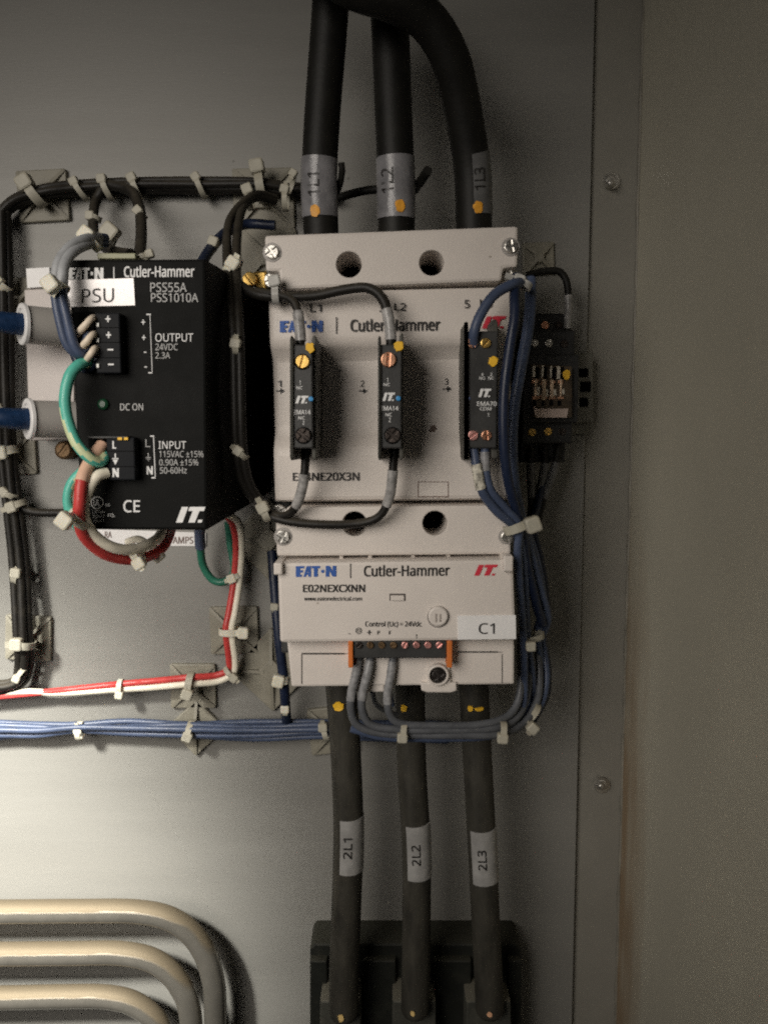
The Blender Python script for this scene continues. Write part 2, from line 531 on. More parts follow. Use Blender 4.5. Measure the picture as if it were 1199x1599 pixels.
def wall_mat():
    m = mat('side_wall_paint', (.45, .425, .345), .45, .0, .06, 8, .12, 900)
    nt = m.node_tree; N = nt.nodes; L = nt.links; b = N['Principled BSDF']
    src = b.inputs['Base Color'].links[0].from_socket
    tc = N.new('ShaderNodeTexCoord'); sx = N.new('ShaderNodeSeparateXYZ'); L.new(tc.outputs['Object'], sx.inputs[0])
    # rusty run-off stain near the corner, low down (wall's own coordinates)
    n = N.new('ShaderNodeTexNoise'); n.inputs['Scale'].default_value = 30; n.inputs['Detail'].default_value = 7
    mp = N.new('ShaderNodeMapping'); mp.inputs['Scale'].default_value = (1, 2.2, .5); L.new(tc.outputs['Object'], mp.inputs[0]); L.new(mp.outputs[0], n.inputs[0])
    a = N.new('ShaderNodeMapRange'); a.inputs[1].default_value = -.004; a.inputs[2].default_value = -.05; a.inputs[3].default_value = 1; a.inputs[4].default_value = 0
    L.new(sx.outputs[1], a.inputs[0])
    z = N.new('ShaderNodeMapRange'); z.inputs[1].default_value = .02; z.inputs[2].default_value = -.2; L.new(sx.outputs[2], z.inputs[0])
    mu = N.new('ShaderNodeMath'); mu.operation = 'MULTIPLY'; L.new(a.outputs[0], mu.inputs[0]); L.new(z.outputs[0], mu.inputs[1])
    mv = N.new('ShaderNodeMath'); mv.operation = 'MULTIPLY'; L.new(mu.outputs[0], mv.inputs[0]); L.new(n.outputs[0], mv.inputs[1])
    cl = N.new('ShaderNodeMapRange'); cl.inputs[1].default_value = .08; cl.inputs[2].default_value = .5; cl.inputs[4].default_value = .8; L.new(mv.outputs[0], cl.inputs[0])
    mx = N.new('ShaderNodeMix'); mx.data_type = 'RGBA'; L.new(cl.outputs[0], mx.inputs[0]); L.new(src, mx.inputs[6]); mx.inputs[7].default_value = (.22, .135, .065, 1)
    L.new(mx.outputs[2], b.inputs['Base Color'])
    return m


bm = BM()
for (xa, xb) in ((XW, XW + .002),):
    v = [bm.verts.new(c) for c in ((xa, .006, -.75), (xb, .006, -.75), (xb, -.42, -.75), (xa, -.42, -.75), (xa, .006, .75), (xb, .006, .75), (xb, -.42, .75), (xa, -.42, .75))]
    for f in ((0, 1, 2, 3), (4, 5, 6, 7), (0, 1, 5, 4), (1, 2, 6, 5), (2, 3, 7, 6), (3, 0, 4, 7)): bm.faces.new([v[i] for i in f])
sw = mk('side_wall', bm, wall_mat(), smooth=0, origin=(XW, 0, 0)); sw['kind'] = 'structure'
bm = BM()
zz = [-.6 + i * .012 for i in range(101)]
tube(bm, [Vector((XW - .0003 + random.uniform(-.00025, .00025), .0035 + random.uniform(-.0002, .0002), z)) for z in zz], lambda t: .0010 + .0004 * math.sin(t * 240), 6)
wb = mk('weld_seam', bm, mat('caulk_bead', (.22, .205, .17), .45, 0, .3, 60), sw, smooth=60)

for (sx_, sy_, lab) in ((955, 282, 'small zinc panel screw beside the seam, level with the upper cable markers'),
                        (940, 1227, 'small zinc panel screw with a dark halo, lower one beside the seam')):
    t = thing('panel_screw', lab, 'screw', P(sx_, sy_, -.004), 'screws along the seam')
    mk('washer', disc(BM(), sx_, sy_, 13, -.004, -.0028), STEEL, t)
    mk('head', disc(BM(), sx_ - 1, sy_ - 1, 10, -.0028, .002, n=6, ch=.0008), STEEL, t)
    mk('shank', disc(BM(), sx_ - 1, sy_ + 2, 5, .0015, .006, n=12, dome=.5), STEEL, t)

# ================================================================== CONTACTOR
con = thing('contactor', 'large beige three-pole contactor with two drilled covers and a white C1 sticker', 'contactor', P(610, 700, 0))
# base behind everything
bm = BM(); box(bm, 432, 420, 788, 1020, .0, .06, .001, .001)
mk('base', bm, GREYM, con)
# main body: profile swept across
prof = [(453, .060), (455.5, .0895), (457, .0915), (460, .0920), (525, .0928), (537, .0925), (546, .0900), (555, .0868), (564, .0855),
        (600, .0853), (664, .0854), (676, .0860), (684, .0874), (694, .0902), (702, .0918), (712, .0924), (776, .0922), (781, .0915), (784, .0895), (786, .060)]
bm = BM(); rows = []
for (y, d) in prof:
    t = (y - 446) / 343
    xl = 418 + 11 * t; xr = 806 - 9 * t
    sl = -9 * (1 - t) - 3 * t
    row = []
    r = .0025
    a = P(xl, y, .092); b = P(xr, y + sl, .092)
    for k_, (u, dd) in enumerate(((0, .03), (0, -r), (.0008, -.0008), (r, 0))):
        row.append(bm.verts.new((a.x + u, -(min(d, .03) if k_ == 0 else d + dd), a.z)))
    for q in range(1, 8):
        c = a.lerp(b, q / 8); row.append(bm.verts.new((c.x, -d, c.z)))
    for k_, (u, dd) in enumerate(((r, 0), (.0008, -.0008), (0, -r), (0, .03))):
        row.append(bm.verts.new((b.x - u, -(min(d, .03) if k_ == 3 else d + dd), b.z)))
    rows.append(row)
for A, B in zip(rows, rows[1:]):
    for i in range(len(A) - 1): bm.faces.new((A[i], A[i + 1], B[i + 1], B[i]))
body = mk('main_body', bm, CREAM, con, smooth=40)
dt = .0925
for nm, items in (('pole_lettering', (('1', 462, 476, 467, 488), ('L1', 484, 475, 502, 487))), ('pole_lettering', (('3', 592, 474, 600, 487), ('L2', 615, 473, 634, 485))),
                  ('pole_lettering', (('5', 725, 468, 733, 481), ('L3', 749, 467, 768, 480)))):
    b1 = BM()
    for it in items: text(b1, *it, .0932, .01)
    ink(b1, INKK, body, nm)
b1 = BM(); text(b1, 'Cutler-Hammer', 547, 498, 687, 518, .0934, .018, -.012); rect(b1, 524.5, 495, 526, 521, .0934); ink(b1, INKK, body)
b1 = BM(); text(b1, 'E14NE20X3N', 457, 738, 561, 751, .0928, .018, -.005); ink(b1, INKK, body, 'model_lettering')
for (tx, ty, ch_) in ((437, 600, '1'), (566, 600, '2'), (697, 597, '3')):
    b1 = BM(); text(b1, ch_, tx - 3, ty - 6, tx + 3, ty + 4, .0857, .01)
    rect(b1, tx - 6, ty + 9.5, tx + 3, ty + 11.5, .0857)
    polys(b1, [[(0, 0), (1, .5), (0, 1)]], tx + 1, ty + 6, tx + 8, ty + 15, .0857)
    ink(b1, INKK, body, 'arrow_lettering')
b1 = BM(); polys(b1, MAKER, 437, 501, 504, 519, .0934, -.01); ink(b1, INKB, body, 'logo')
b1 = BM(); polys(b1, ITM, 752, 494, 790, 513, .0934, -.02); ink(b1, INKR, body, 'logo')
b1 = BM()
for q in ((652, 752, 700, 753), (652, 775, 700, 776.2), (652, 753, 653.2, 775), (699, 753, 700, 775)): rect(b1, *q, .0925)
ink(b1, INKBR, body, 'printed_frame')
b1 = BM(); blob(b1, 676, 670, 4.5, 7, .0863, 14, .35); mk('stain', b1, STAIN, body)

# covers with holes, screws and corner notches
def cover(name, px, d1, holes, notch):
    bm = prism(BM(), px, .058, d1, .0014, .0016, holes=[(x, y, r, .030) for x, y, r in holes])
    return mk(name, bm, [CREAM, VOID], con, smooth=35)


tc_ = cover('terminal_cover', [(413, 367), (796, 353), (809, 352.5), (808, 417), (786, 419), (783, 439), (436, 452), (436, 424), (415, 424)], .0955,
            [(545, 413, 19.5), (674, 410.5, 19)], None)
bc_ = cover('terminal_cover', [(447, 791.5), (797, 788), (798, 866), (432, 869), (430, 812), (446, 812)], .0945,
            [(554, 818, 19.5), (679, 817, 19.5)], None)
for (parent, x, y, r, d, ang) in ((tc_, 425, 394, 13, .0955, .6), (tc_, 797, 385.5, 12.5, .0955, .2), (bc_, 442, 838, 13, .0945, 1.0), (bc_, 790, 838, 11, .0945, .3)):
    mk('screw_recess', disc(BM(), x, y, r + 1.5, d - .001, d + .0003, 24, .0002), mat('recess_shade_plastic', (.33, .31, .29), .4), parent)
    screw(parent, x, y, r * .82, d + .0003, STEEL, ang, True, h=.0018)
for (x, y) in ((425, 438), (797, 432), (437, 800)):
    screw(body if y < 700 else bc_, x, y, 12, .088, STEEL, .5, True, name='corner_screw')
# ribs seen in the slots between covers
b1 = BM()
for x in (533, 578, 645, 700):
    box(b1, x - 3, 864, x + 3, 880, .05, .090, .0003, .0003)
mk('slot_ribs', b1, CREAM, con)

# control module
mod = mk('control_module', prism(BM(), [(433, 879), (801, 873), (806, 1000), (437, 1004)], .05, .1, .0016, .0016), CREAM2, con, smooth=35)
b1 = BM(); prism(b1, [(448, 1000), (803, 997), (803, 1069), (455, 1073)], .04, .0905, .0012, .0012)
prism(b1, [(543, 1066), (600, 1066), (600, 1081), (546, 1081)], .045, .0895, .0008, .0008)
low = mk('module_base', b1, CREAM2, con, smooth=35)
b1 = BM(); prism(b1, [(657, 1066), (668, 1066), (668, 1042), (702, 1042), (704, 1066), (713, 1066), (713, 1079), (705, 1082), (668, 1082), (658, 1079)], .05, .0925, .0008, .0005)
c = P(684, 1055, .0945); rb = 17.5 * SC(.0945)
prism_w(b1, [(c.x + rb * math.cos(2 * math.pi * i / 28), c.z + rb * math.sin(2 * math.pi * i / 28)) for i in range(28)], .09, .0945, .0006, [(c.x, c.z, 13.6 * SC(.0945), .0019)])
boss = mk('screw_boss', b1, [CREAM2, mat('boss_hole_dark', (.04, .036, .032), .4, .3, .5, 300)], con, smooth=35)
screw(boss, 684, 1055, 11.5, .0926, mat('deep_dark_screw', (.035, .03, .027), .4, .4, .5, 300), .6, True, h=.0012)
b1 = BM()
for q in ((471, 1019.5, 538, 1022), (714, 1017, 777, 1019.2)): rect(b1, *q, .0908)
for q in ((470.5, 1022, 471.8, 1068), (783, 1021, 784.2, 1067), (777, 1018, 784, 1018.8), (538, 1020.3, 543, 1021)): rect(b1, *q, .0908)
ink(b1, mat('seam_dark', (.05, .045, .04), .7), low, 'door_seams')
mk('latch_tab', box(BM(), 427, 879, 441, 898, .06, .1035, .0008, .0008), CREAM2, con)
mk('latch_tab', box(BM(), 786, 868, 801, 893, .06, .1035, .0008, .0008), CREAM2, con)
b1 = BM()
text(b1, 'Cutler-Hammer', 568, 882.5, 702, 900.5, .1003, .018, -.01)
rect(b1, 546.5, 880, 548, 903, .1003)
text(b1, 'E02NEXCXNN', 473, 913, 570, 925, .1003, .022, -.004)
text(b1, 'www.eatonelectrical.com', 475, 931.5, 565, 938, .1003, .012)
text(b1, 'Control (Uc) = 24Vdc', 570, 970, 658, 980, .1003, .012)
text(b1, '-', 544, 989, 547, 990, .1003, .01); text(b1, '+', 573, 984, 580, 991, .1003, .03)
text(b1, 'P', 589, 985, 593, 991, .1003, .02); text(b1, 'F', 607, 985, 611, 991, .1003, .02)
rect(b1, 649.6, 990, 650.6, 997, .1003)
ring(b1, 560, 985, 5, 1.2, .1003); ring(b1, 560, 985, 2.4, .9, .1003)
ink(b1, INKK, mod)
b1 = BM(); polys(b1, MAKER, 462, 884, 525, 901, .1003, -.01); ink(b1, INKB, mod, 'logo')
b1 = BM(); polys(b1, ITM, 740, 882, 777, 899, .1003, -.01); ink(b1, INKR, mod, 'logo')
b1 = BM(); rect(b1, 608, 927, 633, 938, .10015); ink(b1, mat('slot_dark', (.06, .05, .045), .7), mod, 'button_slot')
mk('button', box(BM(), 610, 930, 631, 938.5, .098, .1012, .0004, .0004), CREAM2, mod)
b1 = BM(); ring(b1, 684, 963, 17, 1.2, .10015, n=32); ink(b1, mat('slot_dark', (.06, .05, .045), .7), mod, 'dial_groove')
mk('dial', disc(BM(), 684, 963, 15.8, .098, .1022, 32, .0008), CREAM2, mod)
b1 = BM(); rect(b1, 679.5, 958, 682, 972, .1024, slope=.1); rect(b1, 686, 959, 688.5, 971, .1024); ink(b1, mat('dial_mark', (.32, .28, .25), .6), mod, 'dial_mark')
st = mk('sticker', prism(BM(), [(714, 961.5), (805, 960.5), (805.5, 998), (715, 999)], .0999, .10055, .0001), STICKER, mod, smooth=0)
b1 = BM(); text(b1, 'C1', 747, 973, 772, 990, .1008, .004); ink(b1, INKK, mod, 'sticker_lettering')
# terminal strip of the module
strip = mk('terminal_strip', box(BM(), 552, 1001, 697, 1028, .06, .0985, .0005, .0005), GREYM, con)
mk('end_stop', box(BM(), 543.5, 1001, 551.3, 1043, .06, .1, .0005, .0005), ORANGEPL, strip)
mk('end_stop', box(BM(), 697.8, 1001, 706, 1043, .06, .1, .0005, .0005), ORANGEPL, strip)
for i, x in enumerate((560.5, 578, 596, 614, 632, 650, 668, 685.5)):
    screw(strip, x, 1007, 5.6, .0986, DARKM if i < 1 else (BROWNM if i < 4 else PINKM), .7 + i * .9, False, h=.001)

# ================================================================== AUXILIARY CONTACT BLOCKS
def aux(label, fx0, fx1, y0, y1, rails, d0=.0875, d1=.124):
    t = thing('contact_block', label, 'contact block', P((fx0 + fx1) / 2, (y0 + y1) / 2, d0), 'contact blocks clipped to the contactor')
    b = mk('body', box(BM(), fx0, y0, fx1, y1, d0, d1, .0006, .0006), GREYM, t)
    for (x0, x1, ya, yb, dd) in rails:
        mk('side_rail', prism(BM(), [(x0, ya + 4), (x0 + 2, ya), (x1 - 2, ya), (x1, ya + 4), (x1, yb - 5), (x1 - 2, yb), (x0 + 2, yb), (x0, yb - 5)], d0 - .001, dd, .0005), mat('rail_plastic', (.062, .06, .05), .5, 0, .25, 60, .1), t)
    return t, b


def mark(t, x, y, r, d, m, name='paint_mark'):
    mk(name, blob(BM(), x, y, r, r * 1.1, d, 16, .2), m, t)


t, b = aux('dark grey contact block under the L1 marking with a dusty brass screw', 456, 489, 538, 700, [(452.5, 458, 524, 719, .1255), (487, 494, 524, 718, .121)])
screw(b, 473, 565, 11, .124, BRASS, 1.3, name='screw'); screw(b, 474, 680, 12, .1235, DARKM, .9, True)
mk('screw_well', disc(BM(), 474, 680, 13.5, .1232, .1242, 24, .0002), VOID, b)
mk('screw_well', disc(BM(), 472, 565, 12.5, .1232, .1242, 24, .0002), VOID, b)
mark(t, 484, 543, 7, .1248, YELLOWP); mk('button', disc(BM(), 485.5, 623, 4, .123, .1249, 14), BLUEDOT, t)
b1 = BM(); polys(b1, ITM, 461, 618, 482, 630, .12425); text(b1, 'EMA14', 459, 640, 485, 647, .12425, .012); text(b1, 'NC', 466, 650, 476, 655, .12425, .01)
text(b1, '2', 472.5, 657, 475.5, 663, .12425, .01); text(b1, '1', 467.5, 594, 469.5, 601, .12425, .01); text(b1, 'NC', 463, 603, 473, 608, .12425, .01)
ink(b1, INKW, b)
t, b = aux('dark grey contact block between 2 and 3, with copper screw head', 593, 627, 538, 700, [(590, 595, 524, 719, .1255), (624, 630, 520, 718, .122)])
screw(b, 606.5, 562, 12, .124, COPPER, 1.5); screw(b, 613, 680, 12, .1235, DARKM, .9, True)
mk('screw_well', disc(BM(), 613, 680, 13.5, .1232, .1242, 24, .0002), VOID, b)
mark(t, 622, 540, 7.5, .1248, YELLOWP); mk('button', disc(BM(), 622, 622, 4, .123, .1249, 14), BLUEDOT, t)
b1 = BM(); polys(b1, ITM, 597, 613, 617, 626, .12425); text(b1, 'EMA14', 594.5, 634, 622, 641, .12425, .012); text(b1, 'NC', 602, 645, 612, 650, .12425, .01)
text(b1, '2', 607, 652, 610, 659, .12425, .01); text(b1, '1', 604, 590, 606, 597, .12425, .01); text(b1, 'NC', 599, 598, 609, 603, .12425, .01)
ink(b1, INKW, b)
t, b = aux('wider dark grey contact block with four small screws and round yellow dot', 729, 775, 517, 700, [(725.5, 729.5, 502, 719, .1125), (767, 777, 499, 716, .108)], d1=.111)
for (x, y, m, a, cr) in ((737, 536, COPPER, .3, True), (758, 536, BRASS, .9, False), (738, 680, PINKM, .6, False), (759, 680, COPPER, .1, True)):
    screw(b, x, y, 8, .111, m, a, cr, h=.0012)
mark(t, 769.5, 564, 7.5, .1118, YELLOWP)
mk('button', disc(BM(), 732, 622, 2.6, .110, .1117, 12), mat('dull_blue_button', (.1, .13, .25), .4), t)
b1 = BM(); polys(b1, ITM, 746.5, 607, 767, 620, .11125); text(b1, 'EMA70', 744.5, 627, 775, 634, .11125, .012); text(b1, 'COM', 749, 635.5, 767, 641, .11125, .01)
text(b1, '1', 761, 645, 763, 651, .11125, .01)
for x in (753, 767):
    text(b1, '4' if x < 760 else '2', x - 2, 582, x + 1.5, 587, .11125, .01); text(b1, 'NO' if x < 760 else 'NC', x - 5, 588, x + 4, 593, .11125, .01)
ink(b1, INKW, b)

# ================================================================== POWER SUPPLY
psu = thing('power_supply', 'tall black power supply with white printing and a silver PSU sticker', 'power supply', P(240, 650, 0))
DP = .125
bm = prism(BM(), [(106, 405), (321, 404), (324, 828), (127, 827)], .012, DP, .0012, .001, back=[(330, 470), (428, 466), (424, 768), (330, 772)])
case = mk('case', bm, BLACKP, psu, smooth=35)
mk('top_ledge', box(BM(), 152, 395, 212, 404, .10, .1215, .0004, .0004), mat('olive_ledge', (.34, .34, .22), .5), psu)  # thin pale olive ledge above the top of the case
dd = DP + .0003
b1 = BM()
text(b1, 'Cutler-Hammer', 194, 415, 304, 433, dd, .018, -.005)
rect(b1, 177.5, 417, 179, 435, dd); polys(b1, MAKER, 108, 418, 162, 436, dd)
for (x, y) in ((224, 503), (225, 527)): text(b1, '+', x - 3, y - 4, x + 3, y + 4, dd, .02)
for (x, y) in ((227, 550), (228, 573)): rect(b1, x - 2, y - .8, x + 2, y + .8, dd)
for q in ((229, 490, 236, 492, .0), (232, 581, 238.5, 583, .0)): rect(b1, *q[:4], dd)
polys(b1, [[(0, 0), (.2, 0), (1, 1), (.8, 1)]], 234, 491, 238.5, 582, dd)
text(b1, 'OUTPUT', 243, 520.5, 302, 533.5, dd, .0)
ink(b1, INKW, case, 'output_lettering'); b1 = BM()
text(b1, 'INPUT', 248, 689, 291, 701, dd, .0)
text(b1, 'N', 229.5, 728, 239, 741, dd, .03)
for q in ((235, 680, 241, 682), (237, 745, 243.5, 747)): rect(b1, *q, dd)
polys(b1, [[(0, 0), (.3, 0), (1, 1), (.7, 1)]], 239.5, 681, 243.5, 746, dd)
text(b1, 'CE', 193, 781, 219, 800, dd, .01)
polys(b1, ITM, 275, 791.5, 321, 816, dd)
text(b1, 'EQ.', 169, 802, 180, 808, dd, .015)
ink(b1, INKW, case)
b1 = BM()
text(b1, 'PSS55A', 235, 441, 292, 456, dd, .008, .005); text(b1, 'PSS1010A', 236, 457.5, 310, 471.5, dd, .008, .005)
text(b1, '24VDC', 243, 536.5, 278, 547, dd, .005); text(b1, '2.3A', 243, 550, 266, 560, dd, .005)
text(b1, 'DC ON', 188, 630, 224, 641, dd, .01)
text(b1, '115VAC ±15%', 249, 704, 318, 714, dd, .006); text(b1, '0.90A ±15%', 249, 717, 310, 727, dd, .006); text(b1, '50-60Hz', 250, 729.5, 292, 739.5, dd, .008)
text(b1, 'L', 227.5, 686, 235, 698, dd, .0)
rect(b1, 231.3, 707, 232.7, 714, dd); rect(b1, 228, 714, 236, 715.3, dd); rect(b1, 229.5, 716.5, 234.5, 717.6, dd); rect(b1, 231, 719, 233, 720, dd)
ring(b1, 152, 785, 10, 1.6, dd); text(b1, 'UL', 146.5, 779.5, 157, 790, dd, .02); text(b1, 'us', 165, 786, 172, 791, dd, .02); text(b1, 'c', 139, 787, 142, 791, dd, .02)
text(b1, 'LISTED', 145, 797, 164, 802, dd, .015); text(b1, 'INDUST', 145, 804, 164, 809, dd, .015); text(b1, 'CONT', 147, 811, 163, 816, dd, .015)
ink(b1, INKG, case)
lb = mk('sticker', prism(BM(), [(104, 437), (209, 434), (211.5, 477), (101, 479.5)], DP, DP + .0006, .0001), mat('label_silver', (.80, .77, .76), .3, .1, .10, 60), psu, smooth=0)
b1 = BM(); text(b1, 'PSU', 128, 451, 178, 473, DP + .0009, .0, -.03); ink(b1, INKK, psu, 'sticker_lettering')
# output connector
b1 = box(BM(), 112, 487, 150, 580, .08, DP + .0008, .0003, .0003)
mk('connector_well', b1, VOID, psu)
oc = mk('output_connector', box(BM(), 148, 488, 190, 583, .1, DP + .006, .0006, .0006), CONN, psu)
b1 = BM()
for i, y in enumerate((498, 523, 546, 569)):
    if i < 2: text(b1, '+', 165 + i, y - 5, 173 + i, y + 5, DP + .0063, .03)
    else: rect(b1, 167 + i * .7, y - 1.2, 176 + i * .7, y + 1.2, DP + .0063)
ink(b1, INKW, oc)
b1 = BM()
for y in (511, 534, 558): rect(b1, 150, y, 188, y + 1, DP + .0062)
ink(b1, VOID, oc, 'grooves')
for i, y in enumerate((508, 532, 552, 572)):
    mk('clamp', box(BM(), 150, y - 5, 156, y + 3, DP, DP + .0068, .0003, .0003), mat('clamp_metal', (.2, .2, .19), .35, .7, .5, 300), oc)
# input connector
mk('connector_well', box(BM(), 138, 684, 168, 748, .09, DP + .0008, .0003, .0003), VOID, psu)
ic = mk('input_connector', box(BM(), 166, 683, 212, 750, .1, DP + .006, .0006, .0006), CONN, psu)
b1 = BM(); e = DP + .0063
text(b1, 'L', 176, 688.5, 182, 700.5, e, .03); text(b1, 'N', 176, 731, 186, 745, e, .04)
rect(b1, 179.6, 708, 181.4, 716, e); rect(b1, 175.5, 715.5, 185.5, 717, e); polys(b1, [[(0, 0), (1, 0), (.5, 1)]], 176.5, 718, 184.5, 726, e)
ink(b1, INKW, ic)
b1 = BM(); rect(b1, 168, 704, 211, 705, e - .0001); rect(b1, 168, 728, 211, 729, e - .0001); ink(b1, VOID, ic, 'grooves')
mk('hood', box(BM(), 137, 681, 200, 685, .11, DP + .007, .0004, .0004), GREYM, psu)
b1 = BM(); rect(b1, 184, 683, 191, 687, DP + .0072); rect(b1, 194, 683, 200, 687, DP + .0072); ink(b1, YELLOWP, ic, 'painted_glints')  # glints off the contacts, painted as flat yellow patches
mk('indicator_lamp', disc(BM(), 160, 631, 9, .12, DP + .0018, 20, dome=.5), LEDG, psu)

# ================================================================== POWER CABLES
def front_frame(t):
    v = Vector((0, -1, 0)); f = (v - t * v.dot(t)).normalized(); s = t.cross(f)
    if s.x < 0: s = -s
    return f, s


def cable(label, pts, r, marker=None, dots=(), round_end=False, shrink=None, n=9, m0=None):
    path = pxpath(pts, n); dm = sum(p[2] for p in pts) / len(pts); rr = r * SC(dm)
    o = mk('power_cable', tube(BM(), path, rr, 24, round_end=round_end), DUSTY if round_end else RUBBER, origin=path[0], smooth=50)
    tag(o, label, 'power cable', 'heavy power cables')

    def at_y(py):
        """point, frame of the cable's axis where the photo row is py"""
        best = None
        for i in range(len(path) - 1):
            ya, yb = rowof(path[i]), rowof(path[i + 1])
            if ya <= py <= yb:
                best = (path[i].lerp(path[i + 1], (py - ya) / max(1e-6, yb - ya)), (path[i + 1] - path[i]).normalized()); break
        return best
    if marker:
        y0, y1, a0, a1, body, ta, tsz, m, tx0, tx1 = marker
        bm = BM(); rows = []
        ny, na = 10, 26; R1 = rr * 1.02 + .0003
        for i in range(-1, ny + 2):
            q = at_y(y0 + (y1 - y0) * min(max(i, 0), ny) / ny); f, s = front_frame(q[1])
            row = []
            for j in range(-1, na + 2):
                an = R(a0 + (a1 - a0) * min(max(j, 0), na) / na)
                rad = rr * .97 if i in (-1, ny + 1) or j in (-1, na + 1) else R1
                row.append(bm.verts.new(q[0] + (f * math.cos(an) + s * math.sin(an)) * rad))
            rows.append(row)
        for A, B in zip(rows, rows[1:]):
            for j in range(na + 2): bm.faces.new((A[j], A[j + 1], B[j + 1], B[j]))
        mk('cable_marker', bm, m, o, smooth=50)
        vs, fs = glyphs(body, .012); vs = fit(vs); bm = BM()
        def fn(v):
            q = at_y(tx1 + (tx0 - tx1) * v.x); f, s = front_frame(q[1])
            ang = R(ta) + (.5 - v.y) * tsz * SC(dm) / rr
            return q[0] + (f * math.cos(ang) + s * math.sin(ang)) * (R1 + .0003 + v.z)
        put(bm, vs, fs, fn); mk('marker_lettering', bm, INKK, o, smooth=0)
    for (y, ang, rx, ry, m) in dots:
        q = at_y(y); f, s = front_frame(q[1]); bm = BM(); vs = []
        for i in range(16):
            a = 2 * math.pi * i / 16; kx = 1 + random.uniform(-.15, .15)
            an = R(ang) + rx * kx * math.cos(a) * SC(dm) / rr
            vs.append(bm.verts.new(q[0] + q[1] * (ry * kx * math.sin(a) * SC(dm)) + (f * math.cos(an) + s * math.sin(an)) * (rr * 1.02 + .0007)))
        bm.faces.new(vs); mk('paint_mark', bm, m, o, smooth=0)
    if shrink:
        seg = [p for p in path if P(600, shrink[0], -p.y).z >= p.z >= P(600, shrink[1], -p.y).z]
        if len(seg) > 2: mk('heat_shrink', tube(BM(), seg, rr * 1.02, 24), mat('shrink_black', (.008, .009, .012), .35), o, smooth=50)
    return o


cable('thick black cable entering the contactor from above, marked 1L1', [(520, -60, .075), (514, 40, .07), (504, 170, .066), (499, 270, .063), (501, 350, .06), (503, 420, .058)], 27,
      (249, 340, -95, 70, '1L1', -15, 17, STICKG, 276, 310), [(334, -12, 6.5, 9, ORANGEP)])
cable('thick black cable entering the contactor from above, marked 1L2', [(604, -60, .066), (609, 40, .066), (614, 170, .064), (618, 270, .062), (619, 350, .06), (619, 420, .058)], 28,
      (248, 343, -90, 75, '1L2', -28, 19, STICKG, 269, 307), [(327, 10, 7, 9, ORANGEP)])
cable('thick black cable bending over from the top, marked 1L3', [(380, -130, .105), (470, -72, .105), (550, -22, .102), (620, 2, .098), (668, 34, .092), (702, 90, .085), (720, 160, .076), (735, 250, .066), (739, 320, .062), (741, 420, .058)], 29,
      (240, 337, -5, 100, '1L3', 14, 17, mat('label_film_dim', (.12, .12, .12), .3, 0, .4, 60, .5, 220), 265, 302), [(328, 6, 7, 9, ORANGEP)])
cable('thick black cable hanging below the contactor, marked 2L1', [(528, 1020, .05), (533, 1080, .05), (540, 1180, .048), (544, 1300, .047), (540, 1440, .046), (537, 1520, .045), (537, 1578, .045)], 24.5,
      (1271, 1354, -28, 100, '2L1', 0, 13, mat('label_film_pale', (.30, .295, .285), .28, 0, .3, 60, .5, 260), 1296, 1328), [(1093, -10, 8, 8, YELLOWP), (1572, -8, 4, 7, mat('pale_yellow_mark', (.7, .5, .2), .5))], True)
cable('thick black cable hanging below the contactor, marked 2L2', [(638, 1020, .05), (640, 1080, .05), (643, 1200, .048), (650, 1330, .047), (650, 1460, .046), (649, 1520, .045), (648, 1574, .045)], 23.5,
      (1281, 1364, -38, 90, '2L2', -3, 13, MATS['label_film_pale'], 1307, 1339), [(1097, -25, 5, 6, YELLOWP), (1566, -12, 3.5, 5, MATS['pale_yellow_mark'])], True)
cable('thick black cable hanging below the contactor, marked 2L3', [(738, 1020, .05), (740, 1080, .05), (746, 1200, .048), (753, 1330, .047), (759, 1460, .046), (762, 1520, .045), (764, 1574, .045)], 23.5,
      (1289, 1371, -50, 85, '2L3', -8, 13, MATS['label_film_pale'], 1315, 1346), [(1097, -22, 4, 5, YELLOWP), (1098, 8, 7, 3.5, YELLOWP), (1567, -6, 4, 5, mat('salmon_mark', (.75, .42, .25), .5))], True)

# block the lower cables run into
blk = thing('distribution_block', 'dark plastic block at the bottom that takes the three lower cables', 'terminal block', P(650, 1560, 0))
b1 = BM()
prism(b1, [(484, 1481), (490, 1473), (808, 1473), (814, 1481), (814, 1700), (484, 1700)], .0, .022, .0015, .001)
mk('housing', b1, BLOCK, blk)
for (x0, x1) in ((484, 511), (566, 618), (674, 736), (793, 814)):
    mk('divider', prism(BM(), [(x0, 1500), (x1, 1500), (x1, 1720), (x0, 1720)], .02, .027, .001, .001), BLOCK, blk)
for (x0, x1) in ((500, 566), (613, 683), (728, 800)):
    mk('lug', prism(BM(), [(x0, 1563), (x1 - 3, 1563), (x1, 1740), (x0 - 3, 1740)], .02, .041, .001, .001), LUG, blk)

# ================================================================== LOWER LEFT TUBES
for (pts, r, lab) in (
    ([(-160, 1425, .021), (0, 1424, .021), (120, 1423, .021), (215, 1424, .021), (272, 1438, .021), (312, 1474, .021), (333, 1530, .021), (337, 1600, .021), (338, 1720, .021)], 18.5, 'outermost of the dusty grey bent tubes, running along the top of the three'),
    ([(-160, 1491, .021), (0, 1490, .021), (110, 1489, .021), (190, 1489, .021), (243, 1502, .021), (280, 1536, .021), (298, 1590, .021), (300, 1720, .021)], 18.5, 'middle one of the dusty grey bent tubes, between its two neighbours'),
    ([(-160, 1560, .021), (0, 1558, .021), (100, 1556, .021), (170, 1557, .021), (215, 1570, .021), (248, 1600, .021), (262, 1650, .021), (264, 1720, .021)], 18, 'innermost dusty grey bent tube with a dark scratch')):
    o = mk('bent_tube', tube(BM(), pxpath(pts, 10), r * SC(.021), 24), TUBE, smooth=60)
    tag(o, lab, 'tube', 'bent tubes')

